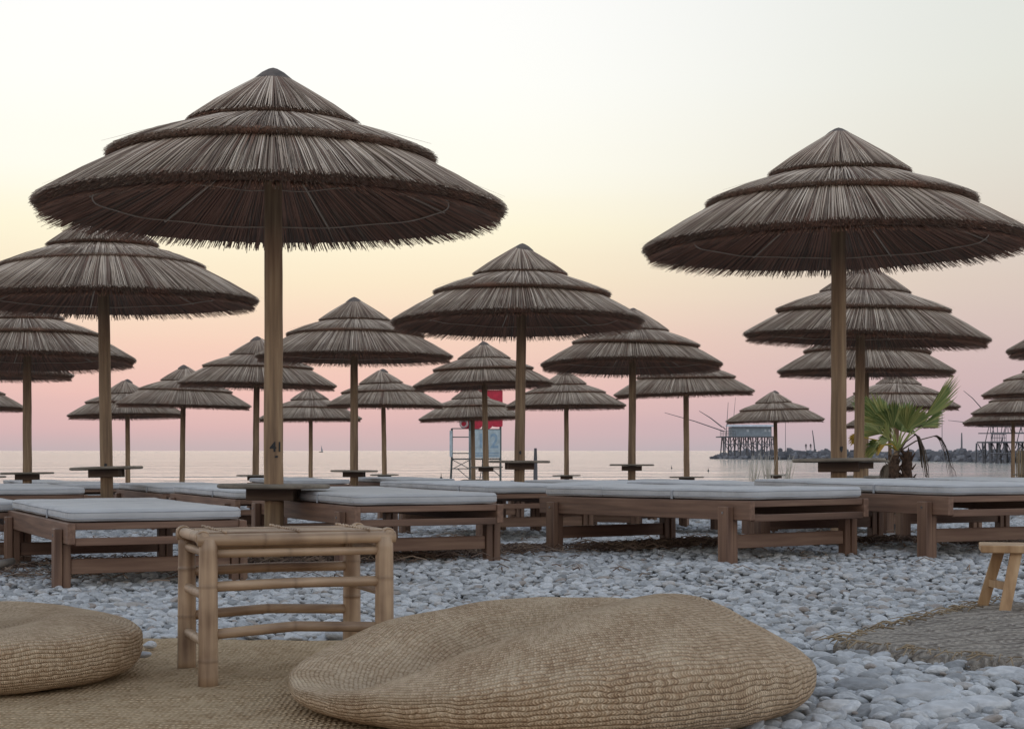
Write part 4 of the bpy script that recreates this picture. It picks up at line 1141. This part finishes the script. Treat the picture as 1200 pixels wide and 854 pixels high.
for py in (502, 512, 531, 537.5, 549):
    bar(T(Lc[0] - (0.6 if py > 540 else 0), py, Lc[1]), T(Fc[0], py, Fc[1]))
for py in (503, 512, 523.5, 537.5): bar(T(Fc[0], py, Fc[1]), T(Rc[0], py, Rc[1]))
bar(T(Lc[0], 549, Lc[1]), T(Bc[0], 549, Bc[1])); bar(T(Bc[0], 549, Bc[1]), T(Rc[0], 549, Rc[1]))
bar(T(531, 539, .35), T(550, 549, -.35), .012, 'brace'); bar(T(550, 539, -.35), T(531, 549, .35), .012, 'brace')
bar(T(536, 549, .2), T(550, 561, -.35), .012, 'brace'); bar(T(566, 540, .9), T(586, 558, .25), .012, 'brace'); bar(T(566, 540, .9), T(562, 563, .6), .015, 'brace')
m = MB()
pts = [T(Lc[0], 538.5, Lc[1]), T(Fc[0], 538.5, Fc[1]), T(Rc[0], 538.5, Rc[1]), T(Bc[0], 538.5, Bc[1])]
m.add(pts + [p + Vector((0, 0, 0.03)) for p in pts], [(3, 2, 1, 0), (4, 5, 6, 7), (0, 1, 5, 4), (1, 2, 6, 5), (2, 3, 7, 6), (3, 0, 4, 7)]); m.build('deck', MAT['ruststeel'], tw)
def quadpanel(p0, p1, z0, z1, nm, matk, off=0.0, th=0.02):
    m = MB(); dd = (p1 - p0); dd.z = 0; nn = Vector((dd.y, -dd.x, 0)).normalized()
    if nn.y > 0: nn = -nn
    vs = []
    for o_ in (off, off + th):
        for (p, z) in ((p0, z0), (p1, z0), (p1, z1), (p0, z1)): vs.append(Vector((p.x, p.y, z)) + nn * o_)
    m.add(vs, [(0, 1, 2, 3), (7, 6, 5, 4), (0, 4, 5, 1), (1, 5, 6, 2), (2, 6, 7, 3), (3, 7, 4, 0)])
    return m.build(nm, MAT[matk], tw), nn
a = T(554, 503.5, -0.28); b_ = T(585.5, 503.5, 0.22); zlo = T(550, 536.5).z; zhi = T(550, 503.5).z
pn, nn = quadpanel(a, b_, zlo, zhi, 'sign_panel', 'panel', 0.01)
for (body, t, sz) in (('1', 0.28, 0.62), ('2', 0.78, 0.62)):
    me = text_mesh(body, sz); me.materials.append(MAT['blueink']); p = a.lerp(b_, t) + nn * 0.034; p.z = zlo + (zhi - zlo) * 0.58
    o = link_mesh('painted_digit', me, None, pn); o.location = p; o.rotation_euler = (R(90), 0, math.atan2((b_ - a).y, (b_ - a).x))
for t0, t1, zf in ((0.08, 0.45, 0.16), (0.58, 0.95, 0.16), (0.08, 0.45, 0.07), (0.58, 0.95, 0.07)):
    m = MB(); p = a.lerp(b_, t0) + nn * 0.034; q = a.lerp(b_, t1) + nn * 0.034; z = zlo + (zhi - zlo) * zf
    m.add([(p.x, p.y, z), (q.x, q.y, z), (q.x, q.y, z + 0.03), (p.x, p.y, z + 0.03)], [(0, 1, 2, 3)]); m.build('painted_line', MAT['blueink'], pn)
quadpanel(T(528.5, 502, .38), T(531.5, 502, .28), zlo + .03, zhi - .02, 'side_panel', 'panel', 0.035)
quadpanel(T(549, 502, -.33), T(553, 502, -.30), zlo, zhi - .03, 'side_panel', 'panel', 0.035)
# red board with a scalloped lower edge
m = MB(); p0 = T(539.5, 500, -0.30); p1 = T(588, 500, 0.25); zt_ = T(560, 457).z; zl_ = T(560, 499).z; n_ = 40
nn2 = Vector(((p1 - p0).y, -(p1 - p0).x, 0)).normalized(); nn2 = nn2 if nn2.y < 0 else -nn2
vs = []
for o_ in (0.04, 0.07):
    for k in range(n_ + 1):
        t = k / n_; p = p0.lerp(p1, t); z = zl_ - 0.10 * abs(math.sin(t * math.pi * 4)) ** 0.6 * (1 if t < 0.75 else 0.3); q = p + nn2 * o_
        vs += [(q.x, q.y, z), (q.x, q.y, zt_)]
fs = []
h_ = (n_ + 1) * 2
for k in range(n_):
    a0, a1 = 2 * k, 2 * k + 2
    fs += [(h_ + a0, h_ + a1, h_ + a1 + 1, h_ + a0 + 1), (a1, a0, a0 + 1, a1 + 1), (a0, a1, h_ + a1, h_ + a0), (a0 + 1, h_ + a0 + 1, h_ + a1 + 1, a1 + 1)]
fs += [(0, h_, h_ + 1, 1), (2 * n_, 2 * n_ + 1, h_ + 2 * n_ + 1, h_ + 2 * n_)]
m.add(vs, fs); m.build('red_board', MAT['red'], tw)
m = MB(); n1 = 28; ringc = T(543.5, 496.5, -0.45)
vs = []; fs = []
for i in range(n1):
    A_ = 2 * math.pi * i / n1
    for j in range(8):
        B_ = 2 * math.pi * j / 8; rr = 0.105 + 0.032 * math.cos(B_); vs.append((ringc.x + rr * math.cos(A_), ringc.y + 0.032 * math.sin(B_), ringc.z + rr * math.sin(A_)))
for i in range(n1):
    for j in range(8): fs.append((i * 8 + j, ((i + 1) % n1) * 8 + j, ((i + 1) % n1) * 8 + (j + 1) % 8, i * 8 + (j + 1) % 8))
m.add(vs, fs); m.build('life_ring', MAT['lifering'], tw, smooth=True)
m = MB(); m.tube([T(566, 455, 0.9), T(565, 381, 0.9)], [0.022, 0.014], 6); m.build('mast', MAT['ruststeel'], tw)

# ------------------------------------------------------------------ sea things
# breakwater
m = MB(); g = random.Random(5)
def bw_line(t): # t 0..1 from tip to the right
    px = 842 + t * 620; d = 292 - 165 * t; return X(px, d), d
NB = 1500
def boulder(m, x, y, z, r_, tint):
    vs = []; ph = g.uniform(0, 6)
    base = [(1, 1, 1), (1, -1, 1), (-1, -1, 1), (-1, 1, 1), (1, 1, -1), (1, -1, -1), (-1, -1, -1), (-1, 1, -1), (1.25, 0, 0), (-1.25, 0, 0), (0, 1.25, 0), (0, -1.25, 0), (0, 0, 1.3)]
    rz = Matrix.Rotation(ph, 3, 'Z') @ Matrix.Rotation(g.uniform(-.6, .6), 3, 'X')
    for b0_ in base:
        v = Vector(b0_) * 0.62 * r_ * g.uniform(0.75, 1.2); v = rz @ v; vs.append((x + v.x, y + v.y, z + v.z))
    fs = [(0, 12, 1), (1, 12, 2), (2, 12, 3), (3, 12, 0), (0, 1, 8), (1, 5, 8), (5, 4, 8), (4, 0, 8), (2, 3, 9), (3, 7, 9), (7, 6, 9), (6, 2, 9), (0, 4, 10), (4, 7, 10), (7, 3, 10), (3, 0, 10), (1, 2, 11), (2, 6, 11), (6, 5, 11), (5, 1, 11), (4, 5, 6, 7)]
    m.add(vs, fs, tint)
for k in range(NB):
    t = g.random() ** 0.9; x, y = bw_line(t); off = g.uniform(-3.2, 3.2)
    prof = (1 - (abs(off) / 3.4) ** 1.4); sl_ = min(1, 0.35 + t * 26)
    topz = (1.5 if t < 0.45 else 1.5 - 0.25 * (t - 0.45)) * prof * sl_
    z = SEA + g.uniform(-0.2, 1) * max(0.1, topz)
    if k % 3 == 0: z = SEA + topz - 0.25
    boulder(m, x + off * 0.5, y + off, z, g.uniform(0.35, 0.62), g.random())
xs_, ys_ = [], []
core = []
for i in range(30):
    t = i / 29; x, y = bw_line(0.008 + t * 0.99); hgt = (1.5 - 0.2 * t) * min(1, 0.35 + t * 26)
    core.append([(x - 1.6, y - 2.6, SEA - 1), (x - .7, y - 1.2, SEA + hgt * 0.9), (x + .7, y + 1.2, SEA + hgt * 0.9), (x + 1.6, y + 2.6, SEA - 1)])
vs = [v for c in core for v in c]; fs = [(i * 4 + k, i * 4 + k + 1, i * 4 + 5 + k, i * 4 + 4 + k) for i in range(29) for k in range(3)]
m.add(vs, fs, 0.2)
bwo = m.build('rock_breakwater', MAT['rock'], tint=True); tag(bwo, 'long low breakwater of dark boulders across the water on the right', 'breakwater')
for (px, py, rr) in ((834.5, 537.3, 0.45), (838.5, 536.5, 0.8)):
    d = 290; m = MB(); boulder(m, 0, 0, 0, rr, 0.2); o = m.build('sea_rock', MAT['rock'], tint=True); o.location = (X(px, d), d, SEA + rr * 0.2)
    tag(o, 'lone dark rock in the water off the breakwater tip' if rr < .6 else 'larger dark rock touching the tip of the breakwater', 'rock')

# fishing platforms
def platform(px0, px1, d, roof_py, floor_py, base_py, lab, hut=True, seed=1, cols=8, xextra=0):
    g = random.Random(seed)
    x0, x1 = X(px0, d), X(px1, d); o0 = Vector(((x0 + x1) / 2, d, SEA))
    root = empty('fishing_platform', o0, 0, lab, 'fishing platform')
    wx = (x1 - x0) / 2; zf = Z(floor_py, d) - SEA; zr = Z(roof_py, d) - SEA; zb_ = Z(base_py, d) - SEA - 1.0
    for i in range(cols):
        for j in range(3):
            x = -wx + 2 * wx * i / (cols - 1) + g.uniform(-.2, .2); y = -2.4 + 2.4 * j
            m = MB(); m.tube([(x + g.uniform(-.3, .3), y, zb_), (x, y, zf)], 0.11, 6); m.build('stilt', MAT['oldwood'], root)
    for i in range(cols - 1):
        xa = -wx + 2 * wx * i / (cols - 1); xb = -wx + 2 * wx * (i + 1) / (cols - 1)
        for y in (-2.4, 2.4):
            m = MB(); f1, f2 = (zb_ + 1.2, zf - .1) if i % 2 else (zf - .1, zb_ + 1.2); m.tube([(xa, y, f1), (xb, y, f2)], 0.06, 5); m.build('brace', MAT['oldwood'], root)
    for zz in (zb_ + 1.0 + (zf - zb_ - 1.0) * 0.45,):
        m = MB(); m.tube([(-wx, -2.5, zz), (wx, -2.5, zz)], 0.07, 5); m.build('brace', MAT['oldwood'], root)
    m = MB(); m.box(-wx - xextra, wx + 0.1, -2.9, 2.9, zf, zf + 0.18); m.build('deck', MAT['oldwood'], root)
    if hut:
        h0 = -wx * 0.72
        m = MB(); m.box(h0, wx - 0.15, -2.0, 2.2, zf + 0.18, zr - 0.28); wl = m.build('hut_wall', MAT['hutwall'], root)
        for (a_, b2) in ((0.36, 0.42), (0.80, 0.85), (0.90, 0.95)):
            xa = h0 + (wx - h0) * a_; xb = h0 + (wx - h0) * b2
            m = MB(); m.box(xa, xb, -2.03, -2.003, zf + 0.9, zr - 0.7); m.build('window', MAT['hutroof'], wl)
        m = MB(); vs = [(h0 - .5, -2.6, zr - 0.28), (wx + .2, -2.6, zr - 0.28), (wx + .2, 2.7, zr - 0.16), (h0 - .5, 2.7, zr - 0.16), (h0 - .2, -2.3, zr + .03), (wx, -2.3, zr - .0), (wx, 2.4, zr + .12), (h0 - .2, 2.4, zr + .12)]
        m.add(vs, [(3, 2, 1, 0), (4, 5, 6, 7), (0, 1, 5, 4), (1, 2, 6, 5), (2, 3, 7, 6), (3, 0, 4, 7)]); m.build('roof', MAT['hutroof'], root)
    m = MB()
    for i in range(10): 
        x = -wx - xextra + (wx * 0.4 + xextra) * i / 9; m.tube([(x, -2.85, zf + .18), (x, -2.85, zf + 1.0)], 0.035, 5)
    for zz in (0.6, 1.0): m.tube([(-wx - xextra, -2.85, zf + zz), (-wx * 0.6, -2.85, zf + zz)], 0.035, 5)
    m.build('railing', MAT['oldwood'], root)
    return root, o0
pr, po_ = platform(848, 903, 262, 498, 512.5, 527, 'grey wooden fishing hut on stilts at the tip of the breakwater', seed=3, cols=9, xextra=0.9)
def pole_to(root, o0, d, p0, p1, r_=0.06, nm='net_pole'):
    m = MB(); a = Vector((X(p0[0], d), d, Z(p0[1], d))) - o0; b_ = Vector((X(p1[0], d), d - 3, Z(p1[1], d))) - o0
    m.tube([a, a.lerp(b_, .5) + Vector((0, 0, 0.15)), b_], [r_, r_ * .8, r_ * .45], 5); m.build(nm, MAT['oldwood'], root)
pole_to(pr, po_, 262, (849, 505.5), (777, 484), 0.09); pole_to(pr, po_, 262, (846, 500), (817, 482), 0.10)
pole_to(pr, po_, 262, (850, 527), (850.5, 472), 0.07, 'mast'); pole_to(pr, po_, 262, (859, 500), (859, 466), 0.045, 'mast'); pole_to(pr, po_, 262, (850, 503), (842, 500), 0.08)
pr2, po2 = platform(1153, 1240, 190, 487, 519, 541, 'tall open fishing platform on thin stilts at the right edge', hut=False, seed=8, cols=11)
# its tiers of beams
for (py, n_) in ((493, 10), (500, 10), (508, 10)):
    m = MB(); zz = Z(py, 190) - SEA; m.box(-4.3, 4.3, -2.6, -2.4, zz, zz + .12); m.box(-4.3, 4.3, 2.3, 2.5, zz, zz + .12)
    for k in range(22): xx = -4.3 + 8.6 * k / 21; m.tube([(xx, -2.5, zz), (xx + g.uniform(-.3, .3), -2.5, zz + g.uniform(.4, 1.0))], 0.05, 5)
    m.build('beam', MAT['oldwood'], pr2)
for px in (1153, 1160, 1172, 1190): pole_to(pr2, po2, 190, (px, 525), (px, 478 if px == 1160 else 490), 0.06, 'mast')
pole_to(pr2, po2, 190, (1153, 500), (1103, 493), 0.055); pole_to(pr2, po2, 190, (1150, 478), (1121, 459), 0.06)

# masts, people and posts on the breakwater
def simple_pole(px, py0, py1, d, r_, nm, lab, cat, matk='oldwood', lean=0):
    root_z = Z(py0, d); m = MB(); hh = Z(py1, d) - root_z
    m.tube([(0, 0, -0.4), (lean * .5, 0, hh * .5), (lean, 0, hh)], [r_, r_ * .9, r_ * .6], 8); m.lathe([(0.001, -0.4), (r_ * 2.0, -0.4), (r_ * 2.0, -0.1), (r_ * 1.1, 0.0), (0.001, 0.02)], 8)
    o = m.build(nm, MAT[matk]); o.location = (X(px, d), d, root_z); return tag(o, lab, cat)
simple_pole(955, 526, 504, 250, 0.10, 'wooden_post', 'tall thin post on the breakwater left of the big right pole', 'post', lean=-0.4)
simple_pole(1127, 526, 507, 205, 0.12, 'wooden_post', 'thick post on the breakwater left of the open platform', 'post')
simple_pole(920.5, 527, 488, 255, 0.045, 'flagpole', 'very thin mast just right of the small distant umbrella', 'mast')
simple_pole(1104, 527, 480, 210, 0.045, 'flagpole', 'very thin mast on the breakwater right of the palm', 'mast')
simple_pole(627.5, 566, 525, 40, 0.055, 'wooden_post', 'short upright post right of the central umbrella pole', 'post')
def far_person(px, py, d, lab, seed):
    g = random.Random(seed)
    z = Z(py, d); mesh = bpy.data.meshes.new('person'); vs = [(0, 0, 0.95), (0, 0, 1.15), (0, 0, 1.42), (0, 0, 1.55), (0, 0.02, 1.68), (0.1, 0, .9), (0.12, .05, .5), (0.13, 0, .05), (-.1, 0, .9), (-.12, -.05, .5), (-.13, 0, .05), (.2, 0, 1.38), (.27, 0, 1.1), (.24, -.1, .88), (-.2, 0, 1.38), (-.27, 0, 1.1), (-.2, -.12, .9)]
    es = [(0, 1), (1, 2), (2, 3), (3, 4), (0, 5), (5, 6), (6, 7), (0, 8), (8, 9), (9, 10), (2, 11), (11, 12), (12, 13), (2, 14), (14, 15), (15, 16)]
    mesh.from_pydata(vs, es, []); mesh.materials.append(MAT['ink'])
    o = bpy.data.objects.new('person', mesh); COL.objects.link(o); o.location = (X(px, d), d, z)
    sk = o.modifiers.new('skin', 'SKIN'); sv = mesh.skin_vertices[0].data
    rr = [.14, .14, .16, .06, .11, .09, .07, .05, .09, .07, .05, .06, .045, .035, .06, .045, .035]
    for q, r_ in zip(sv, rr): q.radius = (r_, r_ * .8)
    sv[0].use_root = True; ss = o.modifiers.new('sub', 'SUBSURF'); ss.levels = 1; ss.render_levels = 1
    tag(o, lab, 'person', 'people standing on the breakwater')
    return o
far_person(944.5, 527.5, 250, 'person in dark clothes standing on the breakwater, left one of two', 1).scale = (.62, .62, .62)
far_person(950, 527.5, 250, 'person in dark clothes standing on the breakwater beside the tall post', 2).scale = (.62, .62, .62)

# sailing boats and buoys
def sailboat(px, d, hpx, lab):
    s = F / d; hh = hpx / s; root = empty('sailing_boat', (X(px, d), d, SEA), 0, lab, 'boat', 'distant sailing boats')
    m = MB(); L_ = hh * 0.35
    m.add([(-L_, 0, 0.1 * hh), (L_ * .8, 0.1 * hh, .1 * hh), (L_ * .8, -.1 * hh, .1 * hh), (-L_ * .8, 0, -.05 * hh), (L_ * .6, 0, -.05 * hh)], [(0, 2, 1), (0, 3, 4, 2), (0, 1, 4, 3), (1, 2, 4)]); m.build('hull', MAT['oldwood'], root)
    m = MB(); m.tube([(0, 0, .08 * hh), (0, 0, hh)], hh * 0.012, 6); m.build('mast', MAT['oldwood'], root)
    m = MB(); m.add([(0.01 * hh, 0, .14 * hh), (L_ * .7, .03 * hh, .14 * hh), (.012 * hh, 0, .97 * hh), (0.01 * hh, .01 * hh, .14 * hh)], [(0, 1, 2), (3, 2, 1), (0, 3, 1), (0, 2, 3)]); m.build('sail', MAT['hutwall'], root)
sailboat(376.5, 1500, 8, 'tiny sailing boat on the horizon right of the nearest umbrella pole')
for (px, py, lab) in ((517, 561, 'dark buoy close to shore left of the lifeguard tower'), (787, 549, 'small buoy left of the thin pole near the breakwater'), (830, 552, 'small dark buoy right of the thin pole, before the breakwater')):
    d = F * (H - SEA) / (py - HY); d = max(d, 66)
    m = MB(); r_ = 0.075 if px == 517 else 0.06
    m.lathe([(0.001, -0.1), (r_ * .8, -0.06), (r_, 0.02), (r_ * .7, 0.09), (r_ * .25, .13), (r_ * .2, .26), (0.001, .27)], 16, close=False)
    o = m.build('buoy', MAT['ink'], smooth=True); o.location = (X(px, d), d, SEA); tag(o, lab, 'buoy', 'buoys near the shore')
# reed screen at the right edge
d = 40.0; m = MB(); x0 = X(1191, d); z0 = zg(x0, d)
for k in range(70):
    x = 0.012 + k * 0.024; m.tube([(x, random.uniform(-.01, .01), 0), (x + random.uniform(-.01, .01), 0, Z(527, d) - z0 + random.uniform(-.05, .05))], 0.012, 5, tint=random.random())
o = m.build('reed_screen', MAT['reed'], tint=True); o.location = (x0, d, z0); tag(o, 'tan reed screen at the right edge below the stacked canopies', 'screen')
print('objects', len(bpy.data.objects))
